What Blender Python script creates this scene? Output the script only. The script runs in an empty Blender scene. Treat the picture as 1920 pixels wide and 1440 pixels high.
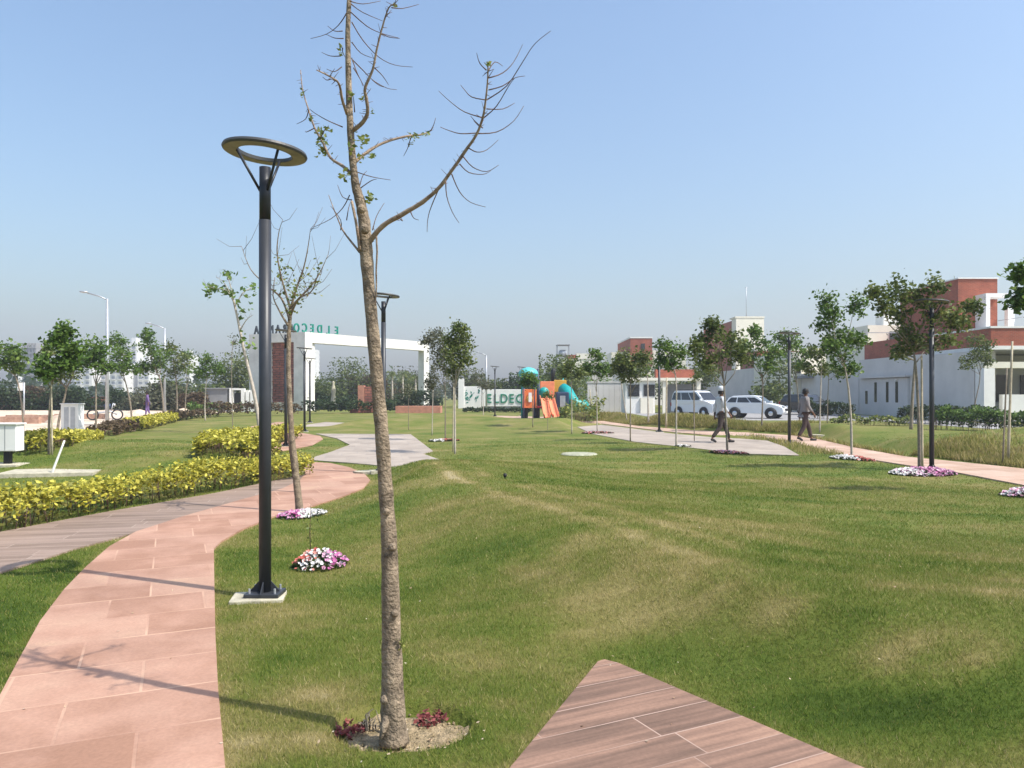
import bpy, bmesh, math, random
import numpy as np
from mathutils import Vector, Matrix
R = math.radians
scene = bpy.context.scene
COL = scene.collection
# ------------------------------------------------------------------ camera, sky, sun, exposure
EYE = 1.55; FPX = 1440.0; HOR = 738.0; CX = 960.0
cam_d = bpy.data.cameras.new("camera"); cam = bpy.data.objects.new("camera", cam_d); COL.objects.link(cam)
cam.location = (0, 0, EYE); cam.rotation_euler = (R(90), 0, 0)
cam_d.sensor_width = 36; cam_d.lens = 27.0; cam_d.shift_y = 18 / 1920.0
cam_d.clip_start = 0.05; cam_d.clip_end = 4000
scene.camera = cam
SUN_EL = 53.0; SUN_DIR = Vector((0.915, -0.40, 0)).normalized()   # horizontal direction towards the sun
world = bpy.data.worlds.new("World"); scene.world = world; world.use_nodes = True
wn = world.node_tree; bg = wn.nodes['Background']
sky = wn.nodes.new('ShaderNodeTexSky'); sky.sky_type = 'NISHITA'; sky.sun_disc = False
sky.sun_elevation = R(SUN_EL); sky.sun_rotation = math.atan2(SUN_DIR.x, SUN_DIR.y)
sky.altitude = 0; sky.air_density = 1.5; sky.dust_density = 3.4; sky.ozone_density = 6.2
wn.links.new(sky.outputs[0], bg.inputs[0]); bg.inputs[1].default_value = 0.15
sl = bpy.data.lights.new("sun", 'SUN'); sl.energy = 4.2; sl.angle = R(0.55); sl.color = (1.0, 0.95, 0.87)
so = bpy.data.objects.new("sun", sl); COL.objects.link(so)
sd = Vector((SUN_DIR.x * math.cos(R(SUN_EL)), SUN_DIR.y * math.cos(R(SUN_EL)), math.sin(R(SUN_EL))))
so.rotation_euler = sd.to_track_quat('Z', 'Y').to_euler(); so.location = (20, -10, 40)
scene.view_settings.view_transform = 'Standard'; scene.view_settings.look = 'None'
scene.view_settings.exposure = 0.53; scene.view_settings.gamma = 1.0
scene.render.engine = 'CYCLES'
scene.cycles.transparent_max_bounces = 16; scene.cycles.max_bounces = 6
try: scene.cycles.volume_bounces = 0
except Exception: pass

# ------------------------------------------------------------------ materials
def new_mat(name):
    m = bpy.data.materials.new(name); m.use_nodes = True
    nt = m.node_tree; return m, nt, nt.nodes, nt.links, nt.nodes['Principled BSDF']
def ramp(N, pts):
    r = N.new('ShaderNodeValToRGB'); e = r.color_ramp.elements
    while len(e) > 1: e.remove(e[-1])
    e[0].position = pts[0][0]; e[0].color = (*pts[0][1], 1)
    for p, c in pts[1:]:
        x = e.new(p); x.color = (*c, 1)
    return r
def mat(name, col, rough=0.7, var=0.12, scale=6.0, metal=0.0, bump=0.0, col2=None, detail=4, spec=0.4):
    m, nt, N, L, b = new_mat(name)
    tc = N.new('ShaderNodeTexCoord'); nz = N.new('ShaderNodeTexNoise')
    nz.inputs['Scale'].default_value = scale; nz.inputs['Detail'].default_value = detail; nz.inputs['Roughness'].default_value = .65
    L.new(tc.outputs['Object'], nz.inputs['Vector'])
    lo = col2 if col2 else tuple(c * (1 - var * 1.6) for c in col); hi = tuple(min(1, c * (1 + var)) for c in col)
    r = ramp(N, [(0.3, lo), (0.7, hi)]); L.new(nz.outputs['Fac'], r.inputs[0]); L.new(r.outputs[0], b.inputs['Base Color'])
    b.inputs['Roughness'].default_value = rough; b.inputs['Metallic'].default_value = metal
    b.inputs['Specular IOR Level'].default_value = spec
    if bump:
        bp = N.new('ShaderNodeBump'); bp.inputs['Strength'].default_value = bump; bp.inputs['Distance'].default_value = 0.02
        n2 = N.new('ShaderNodeTexNoise'); n2.inputs['Scale'].default_value = scale * 5; n2.inputs['Detail'].default_value = 6
        L.new(tc.outputs['Object'], n2.inputs['Vector']); L.new(n2.outputs['Fac'], bp.inputs['Height']); L.new(bp.outputs[0], b.inputs['Normal'])
    return m
def leaf_mat(name, dark, mid, light, trans=0.35, rough=0.5):
    m, nt, N, L, b = new_mat(name)
    at = N.new('ShaderNodeAttribute'); at.attribute_name = 'var'
    r = ramp(N, [(0.0, dark), (0.5, mid), (1.0, light)]); L.new(at.outputs['Fac'], r.inputs[0])
    L.new(r.outputs[0], b.inputs['Base Color']); b.inputs['Roughness'].default_value = rough; b.inputs['Specular IOR Level'].default_value = .25
    t = N.new('ShaderNodeBsdfTranslucent'); L.new(r.outputs[0], t.inputs['Color'])
    mx = N.new('ShaderNodeMixShader'); mx.inputs[0].default_value = trans
    out = N['Material Output']
    L.new(b.outputs[0], mx.inputs[1]); L.new(t.outputs[0], mx.inputs[2]); L.new(mx.outputs[0], out.inputs[0])
    return m
def brick_mat(name, c1, c2, mortar, scale=1.0, bw=.23, bh=.075, mort=.01):
    m, nt, N, L, b = new_mat(name)
    tc = N.new('ShaderNodeTexCoord'); sp = N.new('ShaderNodeSeparateXYZ'); L.new(tc.outputs['Object'], sp.inputs[0])
    ad = N.new('ShaderNodeMath'); ad.operation = 'ADD'; L.new(sp.outputs[0], ad.inputs[0]); L.new(sp.outputs[1], ad.inputs[1])
    cb = N.new('ShaderNodeCombineXYZ'); L.new(ad.outputs[0], cb.inputs[0]); L.new(sp.outputs[2], cb.inputs[1])
    br = N.new('ShaderNodeTexBrick'); br.inputs['Scale'].default_value = scale
    br.inputs['Brick Width'].default_value = bw; br.inputs['Row Height'].default_value = bh; br.inputs['Mortar Size'].default_value = mort
    br.inputs['Color1'].default_value = (*c1, 1); br.inputs['Color2'].default_value = (*c2, 1); br.inputs['Mortar'].default_value = (*mortar, 1)
    L.new(cb.outputs[0], br.inputs['Vector'])
    nz = N.new('ShaderNodeTexNoise'); nz.inputs['Scale'].default_value = 1.3; nz.inputs['Detail'].default_value = 5; L.new(tc.outputs['Object'], nz.inputs['Vector'])
    mx = N.new('ShaderNodeMix'); mx.data_type = 'RGBA'; mx.blend_type = 'MULTIPLY'; mx.inputs[0].default_value = 1
    rr = ramp(N, [(0.25, (.72, .7, .7)), (.75, (1.1, 1.1, 1.1))]); L.new(nz.outputs['Fac'], rr.inputs[0])
    L.new(br.outputs['Color'], mx.inputs[6]); L.new(rr.outputs[0], mx.inputs[7]); L.new(mx.outputs[2], b.inputs['Base Color'])
    b.inputs['Roughness'].default_value = .85
    return m

def floor_mat(name, rot, bw, bh, mort, stops, mortar, streak=0.0, rough=.75, off=(0, 0), mvar=.5):
    """paving: brick layout for joints, per-slab tint, stains"""
    m, nt, N, L, b = new_mat(name)
    tc = N.new('ShaderNodeTexCoord'); mp = N.new('ShaderNodeMapping'); mp.inputs['Rotation'].default_value = (0, 0, -R(rot)); mp.inputs['Location'].default_value = (off[0], off[1], 0)
    L.new(tc.outputs['Object'], mp.inputs[0])
    wob = N.new('ShaderNodeTexNoise'); wob.inputs['Scale'].default_value = 1.7; L.new(mp.outputs[0], wob.inputs['Vector'])
    va = N.new('ShaderNodeMix'); va.data_type = 'VECTOR'; va.inputs[0].default_value = .012
    L.new(mp.outputs[0], va.inputs[4]); L.new(wob.outputs['Color'], va.inputs[5])
    br = N.new('ShaderNodeTexBrick'); br.inputs['Scale'].default_value = 1; br.offset = .42; br.squash = .8; br.squash_frequency = 3
    br.inputs['Brick Width'].default_value = bw; br.inputs['Row Height'].default_value = bh; br.inputs['Mortar Size'].default_value = mort
    br.inputs['Mortar Smooth'].default_value = .2
    br.inputs['Color1'].default_value = (0, 0, 0, 1); br.inputs['Color2'].default_value = (1, 1, 1, 1); br.inputs['Mortar'].default_value = (.5, .5, .5, 1)
    L.new(va.outputs[1], br.inputs['Vector'])
    nz = N.new('ShaderNodeTexNoise'); nz.inputs['Scale'].default_value = 2.2; nz.inputs['Detail'].default_value = 8; nz.inputs['Roughness'].default_value = .6
    ms = N.new('ShaderNodeMapping')
    if streak: ms.inputs['Scale'].default_value = (.35, 6.5, 1)
    L.new(mp.outputs[0], ms.inputs[0]); L.new(ms.outputs[0], nz.inputs['Vector'])
    m1 = N.new('ShaderNodeMath'); m1.operation = 'MULTIPLY_ADD'; m1.inputs[1].default_value = .38; L.new(br.outputs['Color'], m1.inputs[0])
    n8 = N.new('ShaderNodeMath'); n8.operation = 'MULTIPLY_ADD'; n8.inputs[1].default_value = 1.1; n8.inputs[2].default_value = -.25; L.new(nz.outputs['Fac'], n8.inputs[0])
    L.new(n8.outputs[0], m1.inputs[2])
    cr = ramp(N, stops); L.new(m1.outputs[0], cr.inputs[0])
    # fine grit + big stains
    gr = N.new('ShaderNodeTexNoise'); gr.inputs['Scale'].default_value = 60; gr.inputs['Detail'].default_value = 5; L.new(mp.outputs[0], gr.inputs['Vector'])
    bs = N.new('ShaderNodeTexNoise'); bs.inputs['Scale'].default_value = .8; bs.inputs['Detail'].default_value = 6; L.new(mp.outputs[0], bs.inputs['Vector'])
    g1 = N.new('ShaderNodeMapRange'); g1.inputs[1].default_value = .3; g1.inputs[2].default_value = .7; g1.inputs[3].default_value = .9; g1.inputs[4].default_value = 1.08; L.new(gr.outputs['Fac'], g1.inputs[0])
    g2 = N.new('ShaderNodeMapRange'); g2.inputs[1].default_value = .3; g2.inputs[2].default_value = .7; g2.inputs[3].default_value = .86; g2.inputs[4].default_value = 1.1; L.new(bs.outputs['Fac'], g2.inputs[0])
    mm = N.new('ShaderNodeMath'); mm.operation = 'MULTIPLY'; L.new(g1.outputs[0], mm.inputs[0]); L.new(g2.outputs[0], mm.inputs[1])
    if streak: m1.inputs[1].default_value = .22
    mx = N.new('ShaderNodeMix'); mx.data_type = 'RGBA'; mx.blend_type = 'MULTIPLY'; mx.inputs[0].default_value = 1; L.new(cr.outputs[0], mx.inputs[6]); L.new(mm.outputs[0], mx.inputs[7])
    # mortar, patchy
    mn = N.new('ShaderNodeTexNoise'); mn.inputs['Scale'].default_value = 1.4; L.new(mp.outputs[0], mn.inputs['Vector'])
    mr = N.new('ShaderNodeMapRange'); mr.inputs[1].default_value = .4; mr.inputs[2].default_value = .62; mr.inputs[3].default_value = 1 - mvar; mr.inputs[4].default_value = 1; L.new(mn.outputs['Fac'], mr.inputs[0])
    mf = N.new('ShaderNodeMath'); mf.operation = 'MULTIPLY'; L.new(br.outputs['Fac'], mf.inputs[0]); L.new(mr.outputs[0], mf.inputs[1])
    m2 = N.new('ShaderNodeMix'); m2.data_type = 'RGBA'; m2.inputs[7].default_value = (*mortar, 1)
    L.new(mf.outputs[0], m2.inputs[0]); L.new(mx.outputs[2], m2.inputs[6]); L.new(m2.outputs[2], b.inputs['Base Color'])
    b.inputs['Roughness'].default_value = rough; b.inputs['Specular IOR Level'].default_value = .3
    bp = N.new('ShaderNodeBump'); bp.inputs['Strength'].default_value = .35; bp.inputs['Distance'].default_value = .004
    iv = N.new('ShaderNodeMath'); iv.operation = 'SUBTRACT'; L.new(nz.outputs['Fac'], iv.inputs[0]); L.new(br.outputs['Fac'], iv.inputs[1]); L.new(iv.outputs[0], bp.inputs['Height']); L.new(bp.outputs[0], b.inputs['Normal'])
    return m

def grass_nodes(name, ground):
    m, nt, N, L, b = new_mat(name)
    ge = N.new('ShaderNodeNewGeometry')
    n1 = N.new('ShaderNodeTexNoise'); n1.inputs['Scale'].default_value = .55; n1.inputs['Detail'].default_value = 7; n1.inputs['Roughness'].default_value = .68; n1.inputs['Distortion'].default_value = .8
    n2 = N.new('ShaderNodeTexNoise'); n2.inputs['Scale'].default_value = .09; n2.inputs['Detail'].default_value = 4
    mpp = N.new('ShaderNodeMapping'); mpp.inputs['Rotation'].default_value = (0, 0, R(25)); mpp.inputs['Scale'].default_value = (.5, 1.7, 1)
    L.new(ge.outputs['Position'], mpp.inputs[0]); L.new(mpp.outputs[0], n1.inputs['Vector']); L.new(ge.outputs['Position'], n2.inputs['Vector'])
    at = N.new('ShaderNodeAttribute'); at.attribute_name = 'dry'
    a = N.new('ShaderNodeMath'); a.operation = 'MULTIPLY_ADD'; a.inputs[1].default_value = 1.25; L.new(n1.outputs['Fac'], a.inputs[0])
    c = N.new('ShaderNodeMath'); c.operation = 'MULTIPLY_ADD'; c.inputs[1].default_value = .20; L.new(n2.outputs['Fac'], c.inputs[0]); L.new(at.outputs['Fac'], c.inputs[2])
    L.new(c.outputs[0], a.inputs[2])
    if ground:
        fn = N.new('ShaderNodeTexNoise'); fn.inputs['Scale'].default_value = 9; fn.inputs['Detail'].default_value = 9; fn.inputs['Roughness'].default_value = .8
        L.new(ge.outputs['Position'], fn.inputs['Vector']); src = fn.outputs['Fac']
        k = .5
    else:
        va = N.new('ShaderNodeAttribute'); va.attribute_name = 'var'; src = va.outputs['Fac']; k = .50
    d = N.new('ShaderNodeMath'); d.operation = 'MULTIPLY_ADD'; d.inputs[1].default_value = k; L.new(src, d.inputs[0]); L.new(a.outputs[0], d.inputs[2])
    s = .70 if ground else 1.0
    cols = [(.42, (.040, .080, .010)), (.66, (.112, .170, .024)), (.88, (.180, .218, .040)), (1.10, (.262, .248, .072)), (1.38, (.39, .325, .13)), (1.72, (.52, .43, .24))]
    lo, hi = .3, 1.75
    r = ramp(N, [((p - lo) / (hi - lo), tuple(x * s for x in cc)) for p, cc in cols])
    mr = N.new('ShaderNodeMapRange'); mr.inputs[1].default_value = lo; mr.inputs[2].default_value = hi; L.new(d.outputs[0], mr.inputs[0]); L.new(mr.outputs[0], r.inputs[0])
    L.new(r.outputs[0], b.inputs['Base Color']); b.inputs['Roughness'].default_value = .75; b.inputs['Specular IOR Level'].default_value = .12
    if ground:
        bp = N.new('ShaderNodeBump'); bp.inputs['Strength'].default_value = .9; bp.inputs['Distance'].default_value = .03
        bn = N.new('ShaderNodeTexNoise'); bn.inputs['Scale'].default_value = 22; bn.inputs['Detail'].default_value = 8; bn.inputs['Roughness'].default_value = .75
        L.new(ge.outputs['Position'], bn.inputs['Vector']); L.new(bn.outputs['Fac'], bp.inputs['Height']); L.new(bp.outputs[0], b.inputs['Normal'])
    else:
        t = N.new('ShaderNodeBsdfTranslucent'); L.new(r.outputs[0], t.inputs['Color'])
        mx = N.new('ShaderNodeMixShader'); mx.inputs[0].default_value = .35
        L.new(b.outputs[0], mx.inputs[1]); L.new(t.outputs[0], mx.inputs[2]); L.new(mx.outputs[0], N['Material Output'].inputs[0])
    return m

M = {}
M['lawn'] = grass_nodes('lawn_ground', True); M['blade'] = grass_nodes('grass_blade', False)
M['sandstone'] = floor_mat('pink_sandstone', 24, .78, .50, .008, [(.25, (.32, .175, .115)), (.5, (.405, .235, .165)), (.68, (.445, .272, .192)), (.9, (.50, .33, .215))], (.52, .33, .23), off=(.13, .18), mvar=.95)
M['plank_left'] = floor_mat('brown_plank_tile', 12, 1.2, .2, .005, [(.2, (.19, .135, .10)), (.5, (.29, .21, .165)), (.8, (.37, .28, .22))], (.40, .32, .26), streak=1, mvar=.6)
M['plank'] = floor_mat('wood_look_tile', 26.4, 1.15, .215, .004, [(.15, (.11, .07, .05)), (.38, (.215, .13, .092)), (.55, (.30, .18, .125)), (.8, (.42, .26, .175))], (.40, .28, .22), streak=1, off=(.2, .05), mvar=.7)
M['plaza'] = floor_mat('grey_paving', 10, .6, .6, .006, [(.2, (.30, .25, .205)), (.5, (.365, .305, .25)), (.85, (.43, .365, .30))], (.27, .25, .23))
M['sandpath'] = floor_mat('pale_sandstone', 15, .7, .45, .008, [(.25, (.40, .26, .18)), (.5, (.47, .32, .235)), (.85, (.53, .39, .30))], (.60, .47, .38))
M['sand'] = mat('dry_sand', (.62, .50, .38), .95, .25, .8, col2=(.40, .31, .23), detail=9, bump=.4)
M['road'] = mat('road_pavers', (.30, .29, .28), .9, .12, .8, detail=8)
M['soil'] = mat('dry_soil', (.40, .30, .18), .95, .2, 18, bump=1.0, col2=(.15, .12, .06), detail=9)
M['pole'] = mat('charcoal_paint', (.035, .038, .045), .42, .1, 8)
M['pole_top'] = mat('charcoal_paint_top', (.018, .02, .026), .4, .1, 8)
M['ringtop'] = mat('lamp_ring_dark', (.06, .06, .06), .5, .1, 8)
M['ringunder'] = mat('lamp_ring_diffuser', (.26, .24, .19), .6, .18, 9)
M['galv'] = mat('galvanised_steel', (.45, .47, .5), .45, .1, 5, metal=.5)
M['concrete'] = mat('pale_concrete', (.47, .43, .32), .9, .22, 9, bump=.4, detail=7)
M['dull_concrete'] = mat('dull_concrete', (.36, .36, .26), .9, .2, 9, bump=.3)
M['portal'] = mat('weathered_white_render', (.70, .685, .64), .85, .12, .9, bump=.15, detail=10)
M['white'] = mat('white_paint', (.78, .77, .74), .75, .06, 1.2, detail=7)
M['cream'] = mat('cream_paint', (.78, .74, .62), .8, .05, 1.0, detail=7)
M['greywall'] = mat('grey_white_wall', (.60, .575, .55), .85, .07, .6, detail=8)
M['darkgrey'] = mat('dark_grey_wall', (.22, .225, .235), .8, .1, 1)
M['brick'] = brick_mat('red_brick', (.40, .088, .045), (.29, .062, .034), (.34, .16, .10))
M['laterite'] = brick_mat('laterite_stone', (.42, .15, .10), (.27, .095, .07), (.14, .07, .05), bw=.5, bh=.22, mort=.03)
M['orangebrick'] = mat('terracotta_block', (.46, .21, .14), .85, .15, 4)
M['dustybrick'] = mat('dusty_brick', (.46, .30, .22), .9, .2, 5, col2=(.30, .17, .12))
M['glass'] = mat('dark_glass', (.02, .022, .025), .12, .1, 2, spec=.8)
M['green_ltr'] = mat('green_letter', (.0, .21, .15), .5, .05, 3)
M['dark_ltr'] = mat('dark_letter', (.03, .04, .05), .5, .05, 3)
M['lightletter'] = mat('green_sign_letter', (.01, .20, .12), .5, .05, 3)
M['bark'] = mat('young_bark', (.31, .24, .165), .9, .3, 15, bump=.9, col2=(.06, .045, .03), detail=11)
M['bark_limb'] = mat('limb_bark', (.33, .25, .18), .85, .25, 30, bump=.5, col2=(.16, .11, .075))
M['bark_dark'] = mat('brown_bark', (.16, .095, .065), .9, .3, 20, bump=.8, col2=(.07, .045, .035), detail=8)
M['bark_pale'] = mat('pale_bark', (.44, .39, .32), .85, .2, 10, bump=.4)
M['bark_grey'] = mat('grey_bark', (.26, .215, .16), .9, .2, 14, bump=.5, col2=(.14, .12, .09))
M['bamboo'] = mat('bamboo_pole', (.46, .40, .28), .8, .2, 9)
M['leaf_green'] = leaf_mat('leaf_green', (.040, .088, .014), (.10, .175, .030), (.21, .30, .066))
M['leaf_olive'] = leaf_mat('leaf_olive', (.048, .076, .018), (.12, .158, .038), (.24, .26, .08))
M['leaf_grey'] = leaf_mat('leaf_grey', (.07, .075, .045), (.12, .13, .075), (.20, .20, .12))
M['leaf_brown'] = leaf_mat('leaf_brown', (.07, .045, .028), (.12, .085, .045), (.18, .13, .07))
M['leaf_sprout'] = leaf_mat('leaf_sprout', (.08, .12, .03), (.17, .21, .05), (.32, .32, .07))
M['leaf_dark'] = leaf_mat('leaf_dark', (.018, .035, .012), (.035, .06, .02), (.06, .09, .03))
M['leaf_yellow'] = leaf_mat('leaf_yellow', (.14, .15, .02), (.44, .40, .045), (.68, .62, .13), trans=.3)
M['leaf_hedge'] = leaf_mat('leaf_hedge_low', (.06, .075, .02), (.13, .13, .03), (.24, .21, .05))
M['fl_white'] = leaf_mat('petal_white', (.62, .60, .56), (.75, .73, .70), (.82, .80, .78), trans=.2)
M['fl_pink'] = leaf_mat('petal_pink', (.55, .24, .38), (.64, .36, .49), (.74, .54, .63), trans=.2)
M['fl_magenta'] = leaf_mat('petal_magenta', (.36, .07, .22), (.48, .14, .32), (.60, .28, .46), trans=.2)
M['fl_red'] = leaf_mat('petal_coral', (.40, .08, .06), (.55, .17, .13), (.68, .40, .34), trans=.2)
M['leaf_red'] = leaf_mat('leaf_red', (.12, .03, .035), (.24, .06, .06), (.36, .13, .11), trans=.25)
M['teal'] = mat('teal_plastic', (.0, .30, .29), .45, .08, 4)
M['teal_lt'] = mat('light_teal_plastic', (.10, .48, .47), .45, .08, 4)
M['orange'] = mat('orange_plastic', (.78, .19, .06), .45, .08, 4)
M['coral'] = mat('coral_plastic', (.80, .26, .13), .45, .08, 4)
M['yellowp'] = mat('ochre_plastic', (.70, .38, .06), .5, .08, 4)
M['black'] = mat('black_rubber', (.015, .015, .017), .6, .1, 8)
M['navy'] = mat('navy_plastic', (.03, .05, .10), .5, .08, 4)
M['redp'] = mat('red_plastic', (.6, .04, .04), .45, .08, 4)
M['carwhite'] = mat('white_car_paint', (.74, .76, .79), .22, .03, 1, spec=.7)
M['chrome'] = mat('chrome', (.6, .6, .62), .25, .05, 4, metal=.9)
M['lampglass'] = mat('headlight_glass', (.55, .57, .6), .1, .05, 6, spec=.9)
M['redlens'] = mat('red_lens', (.35, .02, .02), .2, .05, 6)
M['skin'] = mat('brown_skin', (.17, .085, .05), .6, .08, 12)
M['hair'] = mat('black_hair', (.012, .01, .01), .7, .1, 30)
M['shirt_w'] = mat('pale_shirt', (.55, .57, .60), .9, .1, 9)
M['shirt_g'] = mat('grey_shirt', (.24, .22, .22), .9, .12, 9)
M['trouser'] = mat('brown_trousers', (.055, .04, .035), .9, .12, 9)
M['trouser2'] = mat('dark_trousers', (.07, .045, .042), .9, .12, 9)
M['cloth_p'] = mat('purple_cloth', (.16, .10, .25), .9, .12, 9)
M['tower'] = mat('pale_tower', (.70, .69, .67), .9, .06, .05)
M['tower_grey'] = mat('unfinished_concrete', (.28, .27, .26), .9, .1, .05)
M['tower_win'] = mat('tower_window', (.16, .18, .21), .4, .05, .05)

# ------------------------------------------------------------------ helpers
def tag(o, label=None, cat=None, group=None, kind=None):
    if label: o['label'] = label
    if cat: o['category'] = cat
    if group: o['group'] = group
    if kind: o['kind'] = kind
    return o
def empty(name, loc=(0, 0, 0), rz=0, label=None, cat=None, group=None):
    o = bpy.data.objects.new(name, None); COL.objects.link(o); o.location = loc; o.rotation_euler = (0, 0, rz)
    o.empty_display_size = .2
    return tag(o, label, cat, group)
def link_mesh(name, me, m, parent=None, loc=(0, 0, 0)):
    o = bpy.data.objects.new(name, me); COL.objects.link(o); o.location = loc
    if m is not None and not me.materials: me.materials.append(m)
    if parent: o.parent = parent
    return o
def children(o): return list(o.children)
def copy_tree(o, parent=None):
    c = o.copy(); COL.objects.link(c); c.parent = parent
    for ch in children(o): copy_tree(ch, c)
    return c
class MB:
    def __init__(s): s.v = []; s.f = []; s.sm = []
    def add(s, vs, fs, smooth=False):
        n = len(s.v); s.v += [tuple(v) for v in vs]
        for f in fs: s.f.append(tuple(i + n for i in f)); s.sm.append(smooth)
        return s
    def box(s, x0, x1, y0, y1, z0, z1, rz=0, c=None):
        vs = [(x, y, z) for z in (z0, z1) for x, y in ((x0, y0), (x1, y0), (x1, y1), (x0, y1))]
        if rz:
            cx, cy = c if c else ((x0 + x1) / 2, (y0 + y1) / 2); ca, sa = math.cos(rz), math.sin(rz)
            vs = [(cx + (x - cx) * ca - (y - cy) * sa, cy + (x - cx) * sa + (y - cy) * ca, z) for x, y, z in vs]
        return s.add(vs, [(3, 2, 1, 0), (4, 5, 6, 7), (0, 1, 5, 4), (1, 2, 6, 5), (2, 3, 7, 6), (3, 0, 4, 7)])
    def tube(s, pts, rad, n=8, cap=True, rough=0.0, rng=None, smooth=True):
        pts = [Vector(p) for p in pts]
        if not hasattr(rad, '__len__'): rad = [rad] * len(pts)
        vs = []; fs = []; u = None
        for i, p in enumerate(pts):
            t = (pts[min(i + 1, len(pts) - 1)] - pts[max(i - 1, 0)])
            if t.length < 1e-9: t = Vector((0, 0, 1))
            t.normalize()
            if u is None:
                u = t.orthogonal().normalized()
            else:
                u = (u - t * u.dot(t))
                u = u.normalized() if u.length > 1e-6 else t.orthogonal().normalized()
            w = t.cross(u)
            for k in range(n):
                a = 2 * math.pi * k / n; r = rad[i]
                if rough and rng: r *= 1 + rng.uniform(-rough, rough)
                vs.append(p + (u * math.cos(a) + w * math.sin(a)) * r)
        for i in range(len(pts) - 1):
            for k in range(n):
                k2 = (k + 1) % n; fs.append((i * n + k, i * n + k2, (i + 1) * n + k2, (i + 1) * n + k))
        if cap:
            fs.append(tuple(reversed(range(n)))); fs.append(tuple((len(pts) - 1) * n + k for k in range(n)))
        return s.add(vs, fs, smooth)
    def prism(s, poly, z0, z1):
        n = len(poly); a = sum(poly[i][0] * poly[(i + 1) % n][1] - poly[(i + 1) % n][0] * poly[i][1] for i in range(n))
        if a < 0: poly = list(reversed(poly))
        vs = [(x, y, z0) for x, y in poly] + [(x, y, z1) for x, y in poly]
        return s.add(vs, [tuple(reversed(range(n))), tuple(range(n, 2 * n))] + [(i, (i + 1) % n, n + (i + 1) % n, n + i) for i in range(n)])
    def lathe(s, prof, n=24, c=(0, 0, 0), closed=False, smooth=False):
        vs = []; fs = []; m = len(prof)
        for k in range(n):
            a = 2 * math.pi * k / n
            for r, z in prof: vs.append((c[0] + r * math.cos(a), c[1] + r * math.sin(a), c[2] + z))
        for k in range(n):
            k2 = (k + 1) % n
            for j in range(m if closed else m - 1):
                j2 = (j + 1) % m; fs.append((k * m + j, k2 * m + j, k2 * m + j2, k * m + j2))
        return s.add(vs, fs, smooth)
    def build(s, name, m, parent=None, bevel=0.0, loc=(0, 0, 0)):
        me = bpy.data.meshes.new(name); me.from_pydata(s.v, [], s.f); me.update()
        if bevel:
            bm = bmesh.new(); bm.from_mesh(me); bmesh.ops.bevel(bm, geom=list(bm.edges), offset=bevel, segments=2, affect='EDGES', profile=.6); bm.to_mesh(me); bm.free()
        else:
            me.polygons.foreach_set('use_smooth', s.sm)
        return link_mesh(name, me, m, parent, loc)
def np_mesh(name, V, F, m, parent=None, attrs=None, loc=(0, 0, 0)):
    """V (n,3); F (m,k) same-size faces; attrs {name:(domain,array)}"""
    me = bpy.data.meshes.new(name); V = np.asarray(V, np.float32); F = np.asarray(F, np.int32); k = F.shape[1]
    me.vertices.add(len(V)); me.vertices.foreach_set('co', V.ravel())
    me.loops.add(F.size); me.loops.foreach_set('vertex_index', F.ravel())
    me.polygons.add(len(F)); me.polygons.foreach_set('loop_start', np.arange(0, F.size, k, dtype=np.int32))
    me.polygons.foreach_set('loop_total', np.full(len(F), k, np.int32))
    for an, (dom, arr) in (attrs or {}).items():
        at = me.attributes.new(an, 'FLOAT', dom); at.data.foreach_set('value', np.asarray(arr, np.float32))
    me.update(calc_edges=True)
    return link_mesh(name, me, m, parent, loc)

def leaves(name, C, size, m, parent, rng, elong=1.6, up=.35, var=None, droop=0.0):
    """a mesh of folded diamond leaves at centres C"""
    C = np.asarray(C, float); n = len(C)
    d = rng.normal(size=(n, 3)); d[:, 2] = d[:, 2] * .6 - droop; d /= np.linalg.norm(d, axis=1)[:, None] + 1e-9
    nr = rng.normal(size=(n, 3)); nr[:, 2] += up * 2; nr -= d * np.sum(nr * d, axis=1)[:, None]; nr /= np.linalg.norm(nr, axis=1)[:, None] + 1e-9
    s = np.cross(d, nr); sz = size * rng.uniform(.6, 1.35, n)[:, None]
    b = C - d * sz * .5 * elong; t = C + d * sz * .5 * elong
    V = np.stack([b, C + s * sz * .5 - nr * sz * .12, t, C - s * sz * .5 - nr * sz * .12], axis=1).reshape(-1, 3)
    F = np.arange(n * 4).reshape(n, 4)
    if var is None: var = rng.uniform(0, 1, n)
    return np_mesh(name, V, F, m, parent, {'var': ('FACE', np.clip(var, 0, 1))})

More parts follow.
